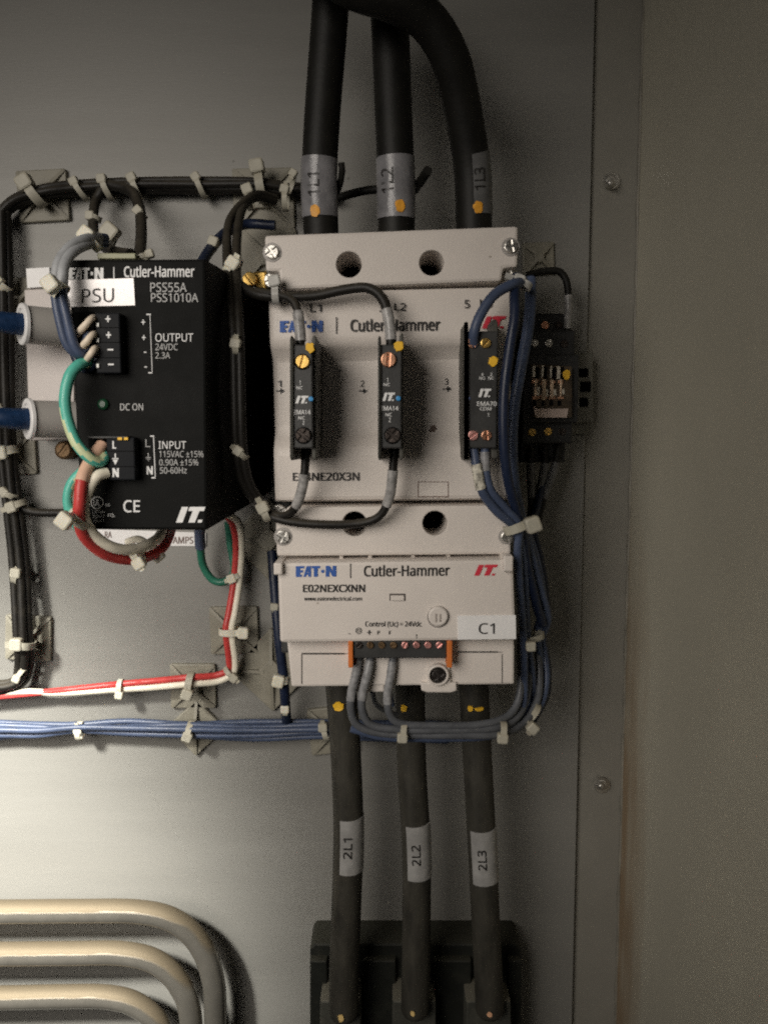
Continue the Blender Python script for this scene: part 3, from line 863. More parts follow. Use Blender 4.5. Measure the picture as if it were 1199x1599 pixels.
# ================================================================== CONTROL RELAY AND ITS RAIL
rail = thing('din_rail', 'short dull metal rail with square holes behind the small relay', 'rail', P(905, 605, 0))
mk('rail_plate', prism(BM(), [(840, 551), (926, 551), (926, 660), (840, 660)], .004, .012, .0006, .0006), RAIL, rail)
mk('rail_foot', prism(BM(), [(840, 660), (918, 660), (918, 678), (840, 678)], .0, .005, .0004), RAIL, rail)
for (x, y, r) in ((911, 582, 7), (914, 604, 8), (911, 628, 7)):
    mk('slot', box(BM(), x - r, y - r, x + r, y + r, .010, .0124, .0001), VOID, rail)
mk('clip', box(BM(), 896, 621, 903, 638, .010, .016, .0003), mat('pale_clip', (.5, .5, .48), .5), rail)
rel = thing('control_relay', 'small black plug-in relay with a clear window, in shadow beside blue wires', 'relay', P(855, 605, .012))
mk('socket', box(BM(), 817, 553, 902, 660, .012, .047, .0008, .0008), BLACKM, rel)
for (x0, y0, x1, y1, d1, nm) in ((829, 489, 888, 520, .028, 'terminal_step'), (822, 516, 897, 556, .042, 'terminal_step'), (815, 655, 893, 692, .042, 'terminal_step'), (812, 688, 882, 722, .028, 'terminal_step')):
    mk(nm, box(BM(), x0, y0, x1, y1, .012, d1, .0008, .0008), BLACKM, rel)
win = mk('window', prism(BM(), [(829, 568), (893, 572), (893, 652), (834, 652)], .046, .052, .0006, .0008), RELAYWIN, rel)
mk('coil_card', prism(BM(), [(833, 634), (838, 638), (887, 638), (885, 652), (836, 652)], .0515, .0524, .0002), TAN, win)
mtl = {'contact_springs': mat('contact_strips', (.66, .50, .36), .3, .6, .5, 200), 'contact_carriers': mat('contact_pale', (.62, .57, .48), .45, 0, .4, 200),
       'copper_blades': mat('copper_blades', (.48, .26, .16), .35, .5, .5, 200), 'dark_gaps': VOID}
rel_bm = {k: BM() for k in mtl}
for i, x in enumerate((832, 845, 858, 871)):
    j = lambda a=1.5: random.uniform(-a, a)
    box(rel_bm['contact_carriers'], x + j(), 571 + j(), x + 3.2, 590 + j(3), .051, .0530, .0001, .0001)
    box(rel_bm['dark_gaps'], x + 4, 573, x + 9, 592 + j(), .051, .0526, .0001, .0001)
    box(rel_bm['copper_blades'], x + j(), 594 + j(), x + 8, 600 + j(), .051, .0528, .0001, .0001)
    box(rel_bm['contact_springs'], x + 3 + j(), 592, x + 6 + j(.5), 622 + j(4), .051, .0533, .0001, .0001)
    box(rel_bm['contact_carriers'], x + 7 + j(), 606 + j(3), x + 10, 617 + j(3), .051, .0529, .0001, .0001)
    box(rel_bm['copper_blades'], x - 1 + j(), 618 + j(), x + 9, 623 + j(), .051, .0527, .0001, .0001)
    box(rel_bm['dark_gaps'], x + j(), 625, x + 5, 633, .051, .0526, .0001, .0001)
for k, m in mtl.items(): mk(k, rel_bm[k], m, win, smooth=0)
mk('paint_mark', blob(BM(), 884, 585, 6, 8, .0528), YELLOWP, rel)
for (x, y, d, m) in ((834, 536, .042, STEEL), (856, 536, .042, STEEL), (880, 537, .042, DARKM), (850, 508, .028, COPPER), (872, 508, .028, DARKM), (830, 675, .042, BRASS), (855, 674, .042, BRASS), (877, 674, .042, DARKM), (823, 702, .028, DARKM), (847, 700, .028, DARKM)):
    screw(rel, x, y, 6, d, m, random.uniform(0, 3), True, h=.0012)

# ================================================================== BRACKET WITH POSTS AT THE EDGE
br = thing('bracket', 'light grey metal bracket with small blank white tag beside the power supply', 'bracket', P(75, 560, 0))
mk('plate', prism(BM(), [(38, 452), (112, 449), (118, 686), (46, 688)], .0, .022, .0008, .0006), BRACK, br)
mk('tag', prism(BM(), [(41, 419), (78, 417), (78, 447), (43, 450)], .02, .0235, .0002), STICKER, br)
for (x, y, lab) in ((33, 506, 'grey round post with white rim and blue plug, upper of the pair'), (42, 654, 'grey round post with white rim and blue plug, lower of the pair')):
    ax = Vector((-.78, -.63, 0)); zz_ = Vector((0, 0, 1)); sd = ax.cross(zz_)
    c1 = P(x, y, .048); foot = c1 - ax * .03
    t = thing('insulator_post', lab, 'post', foot, 'posts on the bracket')

    def turned(bm, prof_, n=30):
        """revolve (distance along the axis, radius in pixels)"""
        rg = []
        for (h, r) in prof_:
            rr = r * SC(.048)
            rg.append([bm.verts.new(c1 + ax * h + (sd * math.cos(2 * math.pi * i / n) + zz_ * math.sin(2 * math.pi * i / n)) * rr) for i in range(n)])
        for A, B in zip(rg, rg[1:]):
            for i in range(n): bm.faces.new((A[i], A[(i + 1) % n], B[(i + 1) % n], B[i]))
        bm.faces.new(rg[0]); bm.faces.new(rg[-1]); return bm
    mk('post', turned(BM(), [(-.03, 29), (-.0025, 29)]), POST, t)
    mk('rim', turned(BM(), [(-.0025, 30), (-.002, 32), (-.0005, 32), (0, 31), (.0002, 24), (-.0008, 22)]), STICKER, t)
    pth = [c1 - ax * .0005, c1 + ax * .006, c1 + ax * .012 + Vector((-.002, 0, .0005)), c1 + ax * .018 + Vector((-.012, .002, .001)), c1 + ax * .02 + Vector((-.04, .004, .004))]
    mk('plug', tube(BM(), cat(pth, 6), lambda q: (17.5 - 3 * q) * SC(.06), 16), BLUECAP, t, smooth=50)
t = thing('slotted_screw', 'brown slotted screw head on the plate below the grey bracket', 'screw', P(100, 703, 0))
mk('head', disc(BM(), 100, 703, 14, .008, .012, 24, .001), BROWNM, t)
screw(t, 100, 703, 12, .0122, BROWNM, .9, name='slot_face', h=.001)
mk('collar', disc(BM(), 100, 703, 14.5, 0, .0085, 24), BROWNM, t)

# brass terminal between supply and contactor
t = thing('brass_terminal', 'bright brass terminal with slotted screw by the cover corner', 'terminal', P(405, 440, .02))
mk('clamp', prism(BM(), [(394, 424), (416, 422), (416, 453), (406, 452), (396, 446)], .02, .06, .001, .0008), BRASS, t)
screw(t, 391, 437, 11, .0605, BRASS, -.9, h=.003)

# paper strip under the supply
t = thing('paper_label', 'white paper label strip on the plate, half hidden under the supply', 'label', P(240, 840, 0))
mk('paper', prism(BM(), [(150, 826), (322, 832), (322, 853), (150, 852)], 0, .0012, .0001), STICKER, t, smooth=0)
b1 = BM(); text(b1, 'RA', 164, 830, 175, 840, .0014, .01); text(b1, 'AMPS', 270, 838, 302, 849, .0014, .01); ink(b1, INKBR, t)

# ================================================================== TIE MOUNTS
def mount(label, cx, cy, s, rot=0., d=0.):
    t = thing('tie_mount', label, 'tie mount', P(cx, cy, d), 'square stick-on tie mounts')
    c = P(cx, cy, d + .002); h = s / 2 * SC(d)
    ca, sa = math.cos(rot), math.sin(rot)
    q = lambda u, v: Vector((c.x + (u * ca - v * sa) * h, c.z + (u * sa + v * ca) * h))
    b1 = BM(); prism_w(b1, [q(-1, -1), q(1, -1), q(1, 1), q(-1, 1)], d, d + .003, .0007, rnd=.0012)
    base = mk('base', b1, MOUNT, t)
    b1 = BM()
    for (a, b) in ((1, 1), (-1, 1), (1, -1), (-1, -1)):
        p0, p1 = q(.16 * a, .16 * b), q(.94 * a, .94 * b)
        u = (p1 - p0).normalized(); n = Vector((-u.y, u.x)) * .0009
        V = []
        for (p, hh) in ((p0, .0066), (p1, .0034)):
            for sgn in (1, -1):
                V.append((bm_v := b1.verts.new((p.x + n.x * sgn, -(d + .002), p.y + n.y * sgn)), b1.verts.new((p.x + n.x * sgn, -(d + hh), p.y + n.y * sgn))))
        (a0, a1), (b0, b1_), (c0, c1_), (d0_, d1_) = V
        for f in ((a0, c0, c1_, a1), (b0, d0_, d1_, b1_), (a1, c1_, d1_, b1_), (c0, d0_, d1_, c1_), (a0, b0, b1_, a1)): b1.faces.new(f)
    prism_w(b1, [q(-.32, -.32), q(.32, -.32), q(.32, .32), q(-.32, .32)], d + .002, d + .0062, .0006, rnd=.0006)
    mk('ribs', b1, MOUNT, t)
    return t


mount('tie mount at the bend of the dark bundle, above the power supply', 68, 306, 76, .05)
mount('tie mount behind the largest pale tie near cable marker 1L1', 412, 312, 92, .02)
mount('tie mount behind the brass terminal and the cover corner', 420, 402, 84, 0.)
mount('tie mount under the dark wires hanging at the edge', 45, 996, 72, -.05)
mount('tie mount crossed by the red and white pair where it drops', 366, 984, 76, .02)
mount('tie mount crossed by the red and white pair where it runs level', 302, 1071, 72, 0.)
mount('tie mount under the blue bundle, close below another mount', 307, 1136, 66, .75)
mount('tie mount beside the navy wire, next to the beige module', 425, 1046, 96, .8)
mount('tie mount at the blue bundle, partly behind cable 2L1', 520, 1140, 76, .1)
mount('tie mount behind the dark wires next to the upper post', 22, 484, 96, .03)
mount('tie mount behind the dark wires, below the lower post', 24, 708, 66, .03)
mount('tie mount peeking out beside the lower drilled cover', 420, 842, 92, .78)
mount('tie mount in the shadow above the small relay', 840, 404, 48, .05)

# ================================================================== WIRES
TOPB = 'dark wires of the bundle above the power supply'
lab = 'one of the dark dusty wires bundled along the top above the power supply'
for k_, (dy, dz, r) in enumerate(((-5, .010, 5.4), (1, .013, 5.6), (7, .010, 5.2), (12, .008, 5))):
    wire(lab, [(-60, 400 + dy, dz), (-14, 352 + dy, dz), (22, 313 + dy * .9, dz), (70, 297 + dy * .9, dz + .003), (125, 291 + dy, dz), (210, 288 + dy * .9, dz), (310, 286 + dy, dz), (400, 287 + dy, dz + .002), (452, 293 + dy, dz), (520, 300 + dy, dz)],
         r, WBLACK, TOPB, jit=1.8)
EDGE = 'dark wires hanging at the edge'
lab = 'one of the dark dusty wires strapped together down the edge beside the posts'
for k_, (dx, dz) in enumerate(((-9, .011), (1, .014), (10, .011))):
    wire(lab, [(2 + dx, 330, dz), (4 + dx, 430, dz), (7 + dx, 560, dz), (10 + dx, 690, dz), (19 + dx, 780, dz), (30 + dx, 880, dz), (36 + dx, 990, dz + .003), (38 + dx * .9, 1040, dz), (22 + dx * .5, 1068 + dx * .4, dz), (-40, 1078 + dx, dz)],
         6.5, WBLACK, EDGE, jit=1.)
wire('dark wire leaving the edge bundle level toward the bottom of the supply', [(24, 786, .012), (50, 799, .012), (90, 801, .012), (140, 799, .012), (200, 800, .012)], 6.5, WBLACK)
wire('short dark wire dropping from the top bundle behind the twin pale wire runs', [(160, 296, .014), (149, 318, .016), (146, 345, .03), (150, 372, .06), (175, 392, .10), (205, 398, .115)], 8, WBLACK)
wire('dark wire curving down from the top bundle to the top of the supply', [(170, 288, .013), (204, 298, .018), (218, 325, .03), (221, 360, .05), (219, 400, .08), (220, 430, .09)], 8.5, WBLACK)
wire('short navy wire slanting into the top corner of the supply', [(430, 352, .02), (385, 350, .02), (355, 362, .03), (332, 385, .045), (316, 410, .06), (310, 430, .07)], 8, WNAVY)
TW = 'twin black wires hanging in front of the supply'
for k_, dx in enumerate((-8, 8)):
    wire('one of the twin black wires hanging along the dark flank of the supply', [(430, 312 + dx * .3, .02), (404, 306 + dx * .3, .028), (384, 316 + dx * .3, .04), (366 + dx * .9, 345, .06), (362 + dx * .9, 400, .085), (366 + dx * .7, 470, .10), (370 + dx * .6, 540, .105), (372 + dx * .6, 640, .105), (375 + dx * .6, 705, .102), (385 + dx * .6, 755, .098), (412 + dx * .3, 796, .094)],
         7, WBLACK, TW)
wire('dark wire curving up from the corner tie to the L1 contact block', [(398, 782, .096), (414, 797, .096), (438, 806, .098), (458, 797, .102), (470, 770, .106), (476, 735, .108), (477, 698, .108)], 6.8, WBLACK, sleeves=((.56, .80, CLEAR, 1.18),))
wire('dark wire running over the lower drilled cover to the middle contact block', [(396, 788, .096), (415, 803, .097), (450, 814, .099), (500, 819, .1), (555, 818, .1), (590, 808, .102), (607, 780, .105), (613, 740, .108), (616, 698, .108)], 6.8, WBLACK, sleeves=((.73, .88, CLEAR, 1.18),))
wire('dark wire arching from the corner tie over the upper edge to the middle contact block', [(358, 405, .085), (366, 435, .09), (395, 458, .096), (435, 463, .099), (490, 462, .1), (540, 452, .102), (575, 450, .104), (598, 468, .106), (608, 505, .107), (611, 542, .108)], 7.8, WBLACK, sleeves=((.84, .96, CLEAR, 1.12),))
wire('short dark wire from the corner tie down into the L1 contact block', [(400, 455, .096), (430, 460, .1), (452, 466, .103), (463, 480, .105), (468, 510, .107), (470, 542, .108)], 6.5, WBLACK, sleeves=((.66, .92, CLEAR, 1.3),))
wire('black wire end sticking out behind cable marker 1L2', [(520, 312, .03), (560, 300, .032), (600, 295, .035), (640, 300, .045), (655, 285, .06), (668, 266, .075)], 6.5, RUBBER)
wire('short black tie tail sticking out beside cable marker 1L1', [(520, 310, .05), (530, 290, .06), (534, 268, .066), (533, 254, .068)], 5, RUBBER)
# blue pair over the power supply, wider and pale grey on the upper run
lab = 'one of the paired blue wires with pale grey upper runs looping over the PSU sticker'
for k_, (dx, ye) in enumerate(((-5, 507), (5, 531))):
    wire(lab, [(165, 372 + k_ * 8, .11), (140, 372 + k_ * 9, .122), (112 + k_ * 5, 385 + k_ * 6, .13), (93 + k_ * 9, 410, .134), (87 + k_ * 11, 440, .136), (88 + k_ * 11, 468, .136), (94 + k_ * 12, 500, .136), (104 + k_ * 11, 535, .135), (120 + k_ * 6, 552, .133), (132, 540 + k_ * 5, .131), (140, ye + 12, .130)],
         7.5, WBLUE, 'paired blue wires of the supply output', sleeves=((.05, .42, mat('pale_upper_run', (.34, .35, .36), .35, 0, .25, 150), 1.12),))
wire('navy wire behind the paired blue wires of the supply output', [(92, 460, .128), (100, 500, .128), (112, 540, .128), (126, 572, .128), (140, 575, .128), (152, 562, .127)], 7, WNAVY)
for (x0, y0, x1, y1, lab) in ((126, 516, 143, 498, 'top one'), (130, 540, 145, 523, 'middle one'), (138, 559, 148, 545, 'lowest one')):
    o = mk('wire_ferrule', tube(BM(), pxpath([(x0 - 4, y0 + 6, .1285), (x0, y0, .133), ((x0 + x1) / 2, (y0 + y1) / 2, .1345), (x1, y1, .133), (x1 + 5, y1 - 2, .128)], 5), 5.3 * SC(.13), 14), mat('ferrule_cream', (.70, .60, .48), .4, 0, .12, 120), smooth=60)
    tag(o, 'cream wire ferrule in the output connector, ' + lab + ' of three', 'ferrule', 'cream ferrules of the output connector')
# mains input wires
stripe = lambda i, j, k: (j + i // 4) % k in (1, 2, 3)
wire('thick mint green and cream earth wire looping beside the indicator lamp', [(140, 566, .128), (124, 570, .134), (109, 588, .137), (102, 622, .138), (106, 655, .138), (119, 690, .138), (138, 713, .137), (154, 721, .134), (163, 716, .131), (163, 708, .127)], 8.8, [WEARTH, WYELL], stripe=stripe, k=14)
GRP = 'mains wires curling under the input connector'
wire('mint green wire end in the mains loop beside the red one', [(150, 722, .131), (128, 737, .135), (112, 755, .136), (106, 780, .136), (112, 806, .135), (128, 832, .131)], 7.5, [WEARTH, WYELL], GRP, stripe=stripe, k=14)
wire('thick red wire curving from the input connector to the bottom tie', [(161, 694, .128), (151, 707, .131), (138, 727, .134), (128, 752, .138), (125, 785, .139), (124, 815, .137), (135, 842, .133), (165, 866, .125), (200, 874, .115), (232, 869, .105), (256, 853, .09), (268, 826, .06), (270, 800, .03)], 8.5, WRED, GRP, sleeves=((.0, .24, mat('pink_sleeve', (.72, .46, .33), .4, 0, .15, 100), 1.12),), k=14)
wire('thick white wire curving from the input connector to the bottom tie', [(168, 738, .131), (152, 744, .134), (140, 762, .135), (131, 790, .135), (134, 815, .134), (150, 838, .131), (178, 855, .126), (208, 858, .118), (232, 850, .108), (250, 836, .09), (258, 812, .06)], 8.5, WWHITE, GRP, k=14)
wire('second white wire joining the red one at the bottom tie', [(215, 868, .112), (228, 850, .105), (215, 842, .10), (200, 846, .095)], 6, WWHITE, GRP)
# red/white pair and green wire
for k_, (m, off, lab) in enumerate(((WRED, 0, 'long red wire running down then level along the lower plate'), (WWHITE, 1, 'long white wire running beside the long red one'))):
    a = 9.5 * off
    wire(lab, [(345 + a * .5, 800 + off, .03), (362 + a, 815, .022), (369 + a * .9, 850, .016), (366 + a * .9, 905, .013), (358 + a, 955, .015), (353 + a * .95, 985, .0165), (358 + a, 1030, .013), (356 + a * .8, 1046 + a * .6, .012), (335 + a * .3, 1055 + a, .012), (295, 1058 + a * 1.05, .0165), (235, 1064 + a, .012), (180, 1069 + a * .8, .012), (100, 1078 + a * .4, .011), (40, 1084 - a * .4, .011), (-50, 1092 - a * 1.3, .011)], 5.6, m, 'long red and white pair')
wire('dark green wire bowing beside the red and white pair', [(312, 822, .03), (313, 850, .02), (317, 882, .014), (332, 905, .012), (352, 908, .012), (366, 890, .010), (360, 850, .010), (356, 815, .012)], 6.2, WGREEN, sleeves=((.0, .16, WBLUE, 1.35),))
# horizontal blue bundle
lab = 'one of the blue wires in the level bundle along the lower plate'
for k_, (y0, y1, y2, y3, dz) in enumerate(((1127, 1132, 1130, 1128, .009), (1132, 1140, 1134, 1134, .013), (1141, 1137, 1140, 1138, .015), (1148, 1143, 1146, 1145, .012), (1152, 1141, 1150, 1151, .009), (1136, 1136, 1142, 1142, .009))):
    wire(lab, [(-50, y0, dz), (0, y0, dz), (60, y0 * .6 + y1 * .4, dz), (124, y1, dz + .001), (200, (y1 + y2) / 2 + (k_ - 2.5) * 1.5, dz), (297, y2, dz + .002), (400, y3 + 1, dz), (500, y3 - 1, dz + .002), (580, y3 + 2, dz), (700, y3 + 4, dz)], 4.8, WBLUE, 'blue wires of the level bundle', jit=2.2)
wire('navy wire standing upright beside the beige module', [(425, 860, .02), (430, 930, .025), (436, 1000, .028), (443, 1060, .026), (446, 1105, .02), (448, 1128, .012)], 8, WNAVY)
# grey wires from the module's terminal strip, wrapping to the right in front of the cables
FRW = 'wires leaving the terminal strip of the module'
SL = mat('printed_wire_sleeve', (.26, .26, .265), .35, 0, .5, 300)
wire('grey wire at the first clamp of the terminal strip, nearest the orange stop', [(560, 1024, .092), (556, 1050, .093), (549, 1082, .093), (548, 1108, .093), (558, 1132, .092), (590, 1144, .091), (640, 1147, .09), (720, 1148, .088), (780, 1146, .083), (818, 1128, .074), (838, 1095, .066), (842, 1050, .060), (836, 1000, .056)], 6.3, WGREY, FRW, ((.03, .2, SL, 1.12),))
wire('grey wire at the second clamp of the terminal strip', [(579, 1024, .092), (574, 1052, .094), (566, 1085, .094), (566, 1110, .094), (580, 1132, .093), (620, 1139, .092), (680, 1140, .09), (760, 1138, .085), (800, 1126, .078), (820, 1095, .070), (825, 1050, .065), (820, 1000, .062)], 6.3, WGREY, FRW, ((.03, .2, SL, 1.12),))
wire('grey wire at the fourth clamp of the terminal strip', [(614, 1024, .092), (610, 1055, .093), (605, 1090, .093), (610, 1118, .093), (630, 1131, .092), (680, 1133, .09), (750, 1131, .086), (795, 1116, .079), (812, 1080, .074), (812, 1020, .071), (814, 990, .07)], 6.3, WGREY, FRW, ((.03, .22, SL, 1.12),))
wire('thin grey wire hooking back behind the second clamp wire', [(580, 1030, .08), (580, 1065, .08), (585, 1095, .078), (598, 1108, .074), (620, 1116, .066)], 4, WGREY, FRW)
wire('thin blue wire at the third clamp of the terminal strip', [(597, 1024, .085), (602, 1048, .084), (606, 1075, .082), (612, 1100, .074)], 5, WBLUE, FRW)
wire('blue wire lowest in the run of grey wires across the cables', [(548, 1138, .088), (600, 1151, .086), (680, 1153, .086), (760, 1150, .082), (810, 1136, .074), (842, 1104, .064), (853, 1060, .058), (848, 1010, .054), (842, 985, .053)], 5.8, WBLUE, FRW)
# blue wires down the contactor's flank
RB = 'blue wires strapped down the flank of the contactor'
wire('blue wire arching down into the top of the four-screw contact block', [(818, 440, .1), (800, 444, .108), (772, 460, .112), (752, 488, .113), (741, 515, .113), (739, 540, .11)], 8, WBLUE, RB)
wire('navy wire hanging nearest the four-screw contact block', [(806, 432, .1), (803, 460, .108), (803, 495, .112), (796, 540, .113), (787, 610, .113), (786, 680, .112), (791, 740, .108), (803, 790, .1), (814, 822, .094), (822, 880, .085), (836, 940, .075), (846, 975, .066)], 8, WNAVY, RB)
wire('brighter blue wire hanging next to the small relay', [(828, 436, .085), (828, 470, .09), (824, 515, .093), (812, 580, .096), (802, 640, .096), (799, 700, .096), (803, 760, .094), (815, 815, .09), (829, 870, .08), (845, 930, .07), (853, 965, .062), (845, 990, .058)], 8.8, WBLUE, RB)
wire('blue wire curving from the pink screw down to the thick flank tie', [(738, 696, .107), (744, 730, .108), (753, 768, .107), (775, 798, .104), (800, 820, .099), (812, 850, .092), (818, 900, .084), (820, 950, .077), (823, 1000, .070), (830, 1060, .064), (826, 1100, .062), (800, 1138, .07)], 7, WBLUE, RB,
     ((.085, .16, mat('striped_marker', (.60, .57, .48), .4, 0, .9, 420), 1.2),))
wire('grey sleeved blue wire curving from the copper screw to the thick flank tie', [(757, 696, .107), (758, 730, .107), (766, 765, .106), (790, 795, .102), (810, 820, .098), (808, 860, .095), (811, 920, .088), (816, 985, .08), (818, 1050, .074), (815, 1105, .072), (792, 1136, .076)], 6.5, WBLUE, RB, ((.03, .11, SL, 1.15),))
wire('blue wire in the middle of the flank bundle below the thick tie', [(795, 790, .085), (818, 822, .085), (838, 880, .075), (848, 950, .066), (838, 992, .06), (846, 1050, .055), (846, 1090, .055), (822, 1128, .062)], 6.8, WBLUE, RB)
wire('outermost navy wire of the flank bundle below the thick tie', [(850, 740, .03), (838, 790, .04), (832, 825, .05), (846, 890, .048), (852, 950, .046), (846, 992, .046), (854, 1040, .046), (852, 1085, .048), (832, 1124, .056)], 6.5, WNAVY, RB)
# relay wires
wire('black wire looping from the shaded tie mount into the top of the relay', [(822, 430, .03), (845, 424, .03), (872, 424, .03), (884, 440, .03), (887, 470, .03), (886, 500, .029), (885, 520, .028)], 5.5, RUBBER, sleeves=((.62, .92, CLEAR, 1.1),))
for (x, lab) in ((829, 'black wire leaving the bottom of the relay, nearest the blue wires'), (850, 'black wire leaving the bottom of the relay, between its neighbours'), (874, 'black wire slanting from the bottom of the relay, farthest from the contactor')):
    wire(lab, [(x, 700 - (x > 860) * 8, .03), (x - 1 - (x > 860) * 9, 735, .032), (838 + (x - 850) * .4, 780, .036), (830 + (x - 850) * .2, 830, .045)], 6, RUBBER, 'wires below the relay', ((.25, .62, mat('dim_marker', (.12, .12, .12), .35, 0, .4, 200), 1.15),))

# ================================================================== CABLE TIES
def tie(label, hx, hy, bx, by, d, rp, hs=16, m=NYLON, dh=None, tail=8, ell=1.):
    """head at (hx,hy), strap a band around the bundle centred (bx,by,d) of radius rp pixels"""
    t = thing('cable_tie', label, 'cable tie', P(hx, hy, d), 'pale nylon cable ties')
    c = P(bx, by, d); h = P(hx, hy, d)
    v = Vector((h.x - c.x, 0, h.z - c.z))
    v = v.normalized() if v.length > 1e-6 else Vector((0, 0, 1))
    u = Vector((0, 1, 0)).cross(v).normalized()          # along the bundle
    s = SC(d); rr = rp * s; wd = hs * .26 * s; th = .0006
    b1 = BM(); n = 30; rings = []
    for i in range(n):
        a = 2 * math.pi * i / n
        q = v * math.cos(a) * rr * ell + Vector((0, -1, 0)) * math.sin(a) * rr
        nn = q.normalized()
        rings.append([b1.verts.new(c + q + u * sx_ + nn * tt) for sx_, tt in ((-wd, 0), (wd, 0), (wd, th), (-wd, th))])
    for i in range(n):
        A, B = rings[i], rings[(i + 1) % n]
        for j in range(4): b1.faces.new((A[j], A[(j + 1) % 4], B[(j + 1) % 4], B[j]))
    mk('strap', b1, m, t, smooth=40)
    k = hs * .46 * s; dh = dh if dh is not None else d + rr * .75
    hc = Vector((h.x, -dh, h.z)); depth = k * .75
    rot = random.uniform(-.25, .25); u2 = u * math.cos(rot) + v * math.sin(rot); v2 = v * math.cos(rot) - u * math.sin(rot)
    b1 = BM()
    pts = rounded([(-1, -1), (1, -1), (1, 1), (-1, 1)], .45, 3)
    lev = ((-1, .92), (-.7, 1), (.5, 1), (.85, .92), (1, .72))
    rg = []
    for (e, sc) in lev:
        rg.append([b1.verts.new(hc + u2 * (p.x * k * sc) + v2 * (p.y * k * sc * .95) + Vector((0, -1, 0)) * (e * depth)) for p in pts])
    for A, B in zip(rg, rg[1:]):
        for i in range(len(A)): b1.faces.new((A[i], A[(i + 1) % len(A)], B[(i + 1) % len(A)], B[i]))
    b1.faces.new(rg[0]); b1.faces.new(rg[-1])
    # strap stub between head and band, entering the head
    st_ = c + v * (rr * ell * .6) + Vector((0, -1, 0)) * (rr * .8)
    dirv = (hc - st_)
    if dirv.length > 1e-5:
        a0, a1 = st_, hc
        nrm = dirv.cross(u).normalized() * th
        V = [b1.verts.new(p + u * wd * sg + nrm * sn) for p in (a0, a1) for sg, sn in ((-1, -1), (1, -1), (1, 1), (-1, 1))]
        for j in range(4): b1.faces.new((V[j], V[(j + 1) % 4], V[4 + (j + 1) % 4], V[4 + j]))
        b1.faces.new(V[:4]); b1.faces.new(V[4:])
    mk('head', b1, m, t, smooth=40)
    if tail:
        b1 = BM(); e0 = hc + v2 * k * .9; e1 = e0 + v2 * tail * s + Vector((0, -.001, 0))
        V = [b1.verts.new(p + u2 * wd * .8 * sg + Vector((0, -th, 0)) * sn) for p in (e0, e1) for sg, sn in ((-1, -1), (1, -1), (1, 1), (-1, 1))]
        for j in range(4): b1.faces.new((V[j], V[(j + 1) % 4], V[4 + (j + 1) % 4], V[4 + j]))
        b1.faces.new(V[:4]); b1.faces.new(V[4:])
        mk('tail', b1, m, t, smooth=0)
    return t


tie('large pale tie at the bend of the dark top bundle', 46, 290, 56, 304, .012, 19, 26, NYLOND, tail=0)
tie('pale tie on the top bundle, first after the bend', 121, 288, 126, 296, .011, 17, 15, NYLOND, tail=0)
tie('pale tie on the top bundle where the first wire drops', 164, 284, 168, 294, .011, 17, 16, NYLOND, tail=0)
tie('pale tie on the top bundle where the curving wire leaves', 210, 282, 214, 293, .011, 17, 16, NYLOND, tail=0)
tie('pale tie alone on the long run of the top bundle', 309, 281, 313, 291, .011, 17, 15, NYLOND, tail=0)
tie('largest pale tie at the mount near cable marker 1L1', 404, 266, 408, 292, .012, 22, 24, NYLOND, tail=0)
tie('pale tie at the top of the twin black wires', 388, 299, 390, 312, .03, 14, 18, NYLOND, tail=0)
tie('pale tie on the short black loop next to cable 1L1', 446, 299, 446, 312, .022, 15, 15, NYLOND, tail=4)
tie('pale tie upright on the wire below the top bundle, next to cable 1L1', 459, 274, 452, 290, .02, 13, 13, NYLOND, tail=0)
tie('pale tie round the curving wire above the supply', 218, 331, 220, 333, .035, 10, 15, NYLOND, tail=0)
tie('pale tie round the short dropping wire above the paired pale wire runs', 144, 339, 147, 340, .03, 10, 15, NYLOND, tail=0)
tie('bright white tie at the top of the paired blue wires', 139, 369, 146, 378, .118, 13, 25, tail=0)
tie('dimmer tie head behind the bright one over the supply', 176, 365, 168, 376, .07, 13, 28, NYLOND, tail=0)
tie('cream tie across the paired blue wires beside the PSU sticker', 95, 451, 93, 453, .136, 13, 27, tail=0, dh=.145)
tie('pale tie round the navy wire at the corner of the supply', 335, 379, 334, 382, .045, 10, 17, NYLOND, tail=0)
tie('pale tie at the top end of the supply, beside the printed name', 236, 398, 224, 402, .1, 8, 14, NYLOND, tail=0)
tie('pale tie where the twin black wires pass the supply top corner', 366, 414, 364, 416, .09, 15, 22, tail=6)
tie('pale tie on the twin black wires level with the supply output', 370, 538, 370, 539, .105, 14, 18, NYLOND, tail=6)
tie('pale tie on the twin black wires level with the supply input', 374, 704, 375, 705, .102, 14, 17, NYLOND, tail=6)
tie('pale tie at the corner below the contactor main body', 412, 792, 415, 800, .097, 13, 21, NYLOND, tail=9)
tie('grey tie at the upper corner notch of the contactor', 430, 441, 431, 461, .099, 12, 20, mat('grey_nylon', (.46, .45, .42), .35, 0, .3, 150), tail=0)
tie('bright white tie round the red and green mains wires', 122, 808, 124, 810, .136, 17, 27, tail=0, dh=.149)
tie('white tie under the supply holding red and white wires', 221, 878, 214, 866, .114, 15, 21, tail=4)
tie('white tie head beside another one under the supply', 250, 867, 240, 858, .095, 15, 20, tail=0)
tie('pale tie where the green wire meets the red and white pair', 364, 902, 366, 901, .012, 12, 16, tail=5)
tie('pale tie clamping the red and white pair to the upright mount', 382, 986, 360, 986, .0165, 13, 20, tail=0, ell=1.3)
tie('pale tie at the corner where the red and white pair turns', 367, 1056, 361, 1050, .012, 12, 15, NYLOND, tail=4)
tie('pale tie clamping the level red and white pair to its mount', 295, 1081, 297, 1066, .0165, 13, 20, NYLOND, tail=0, ell=1.2)
tie('small tie on the level red and white pair between mount and edge', 189, 1083, 189, 1073, .012, 10, 14, tail=0, ell=1.2)
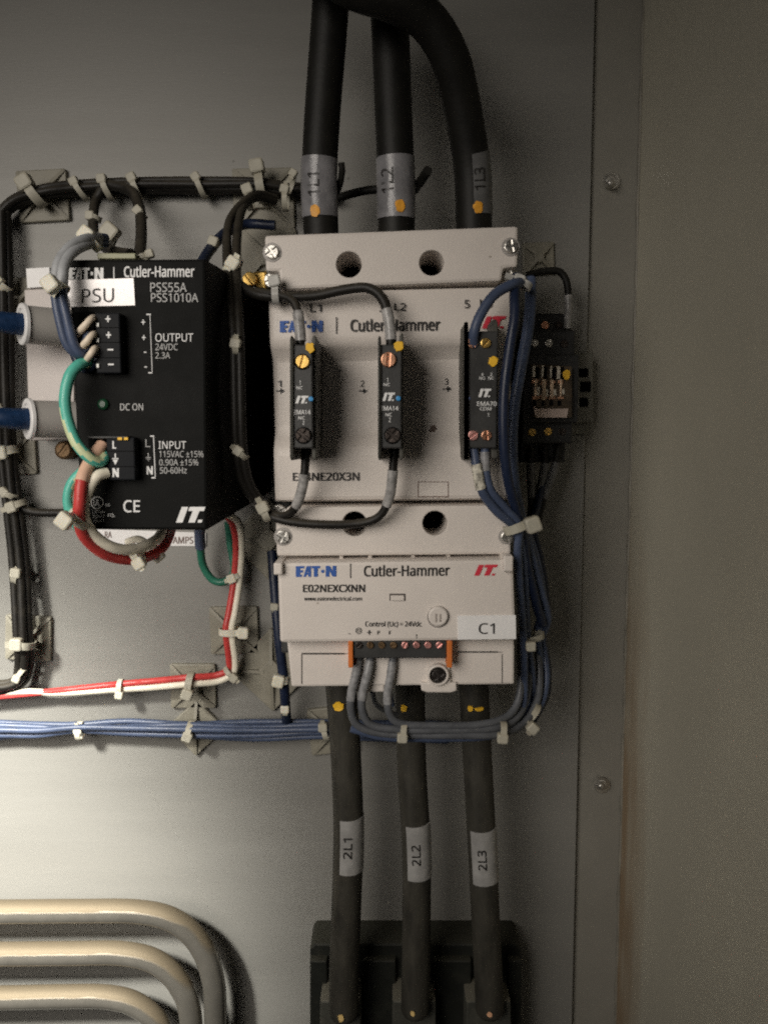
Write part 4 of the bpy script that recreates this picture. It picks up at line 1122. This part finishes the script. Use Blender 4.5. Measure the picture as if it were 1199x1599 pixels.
tie('small tie where the blue bundle fans out', 126, 1136, 126, 1141, .012, 13, 15, tail=6)
tie('pale tie clamping the blue bundle below the red and white pair', 296, 1146, 297, 1141, .013, 16, 18, NYLOND, tail=0)
tie('pale tie at the blue bundle beside cable 2L1', 505, 1132, 508, 1142, .015, 14, 16, NYLOND, tail=6)
tie('white tie on the navy wire beside the beige module', 436, 1061, 441, 1061, .027, 10, 22, tail=0)
tie('small tie low on the navy wire beside the module', 446, 1105, 446, 1107, .02, 9, 15, tail=0)
tie('small tie edge peeking out beside the module lettering', 430, 946, 430, 950, .025, 9, 14, NYLOND, tail=0)
tie('cream tie clamping the dark edge wires to their mount', 33, 1003, 37, 1004, .0155, 17, 22, NYLOND, tail=8)
tie('white tie on the dark edge wires just under their mount', 31, 1057, 36, 1050, .012, 13, 14, NYLOND, tail=0)
tie('pale tie on the dark edge wires level with the module top', 31, 893, 30, 896, .012, 15, 18, NYLOND, tail=0)
tie('pale tie where the level dark wire leaves the edge bundle', 24, 791, 26, 790, .013, 15, 19, NYLOND, tail=8)
tie('pale tie on the edge wires just above the level dark wire', 12, 768, 16, 770, .012, 14, 16, NYLOND, tail=4)
tie('cream tie on the edge wires below the lower post', 8, 707, 11, 706, .012, 15, 24, tail=8)
tie('cream tie on the edge wires beside the blank tag', 1, 441, 4, 444, .012, 15, 22, tail=0)
tie('cream tie on the edge wires just above the lower post', 2, 638, 8, 640, .012, 15, 18, NYLOND, tail=0)
tie('thick cream tie holding the blue flank wires beside the lower cover', 824, 815, 806, 822, .096, 19, 27, NYLOND, tail=0, dh=.108)
tie('pale tie on the flank wires level with the orange stops', 819, 996, 829, 994, .068, 19, 17, NYLOND, tail=0, dh=.084)
tie('pale tie on the flank wires just above their turn', 822, 1119, 828, 1112, .066, 18, 19, NYLOND, tail=4, dh=.082)
tie('pale square tie at the turn of the wires, past cable 2L3', 783, 1149, 784, 1141, .084, 13, 19, NYLOND, tail=0)
tie('pale square tie across the grey wires in front of cable 2L2', 628, 1148, 629, 1141, .091, 14, 18, NYLOND, tail=0)
tie('dull tie gathering wires at the contactor upper corner', 808, 440, 816, 444, .1, 12, 20, mat('grey_nylon', (.46, .45, .42)), tail=14)
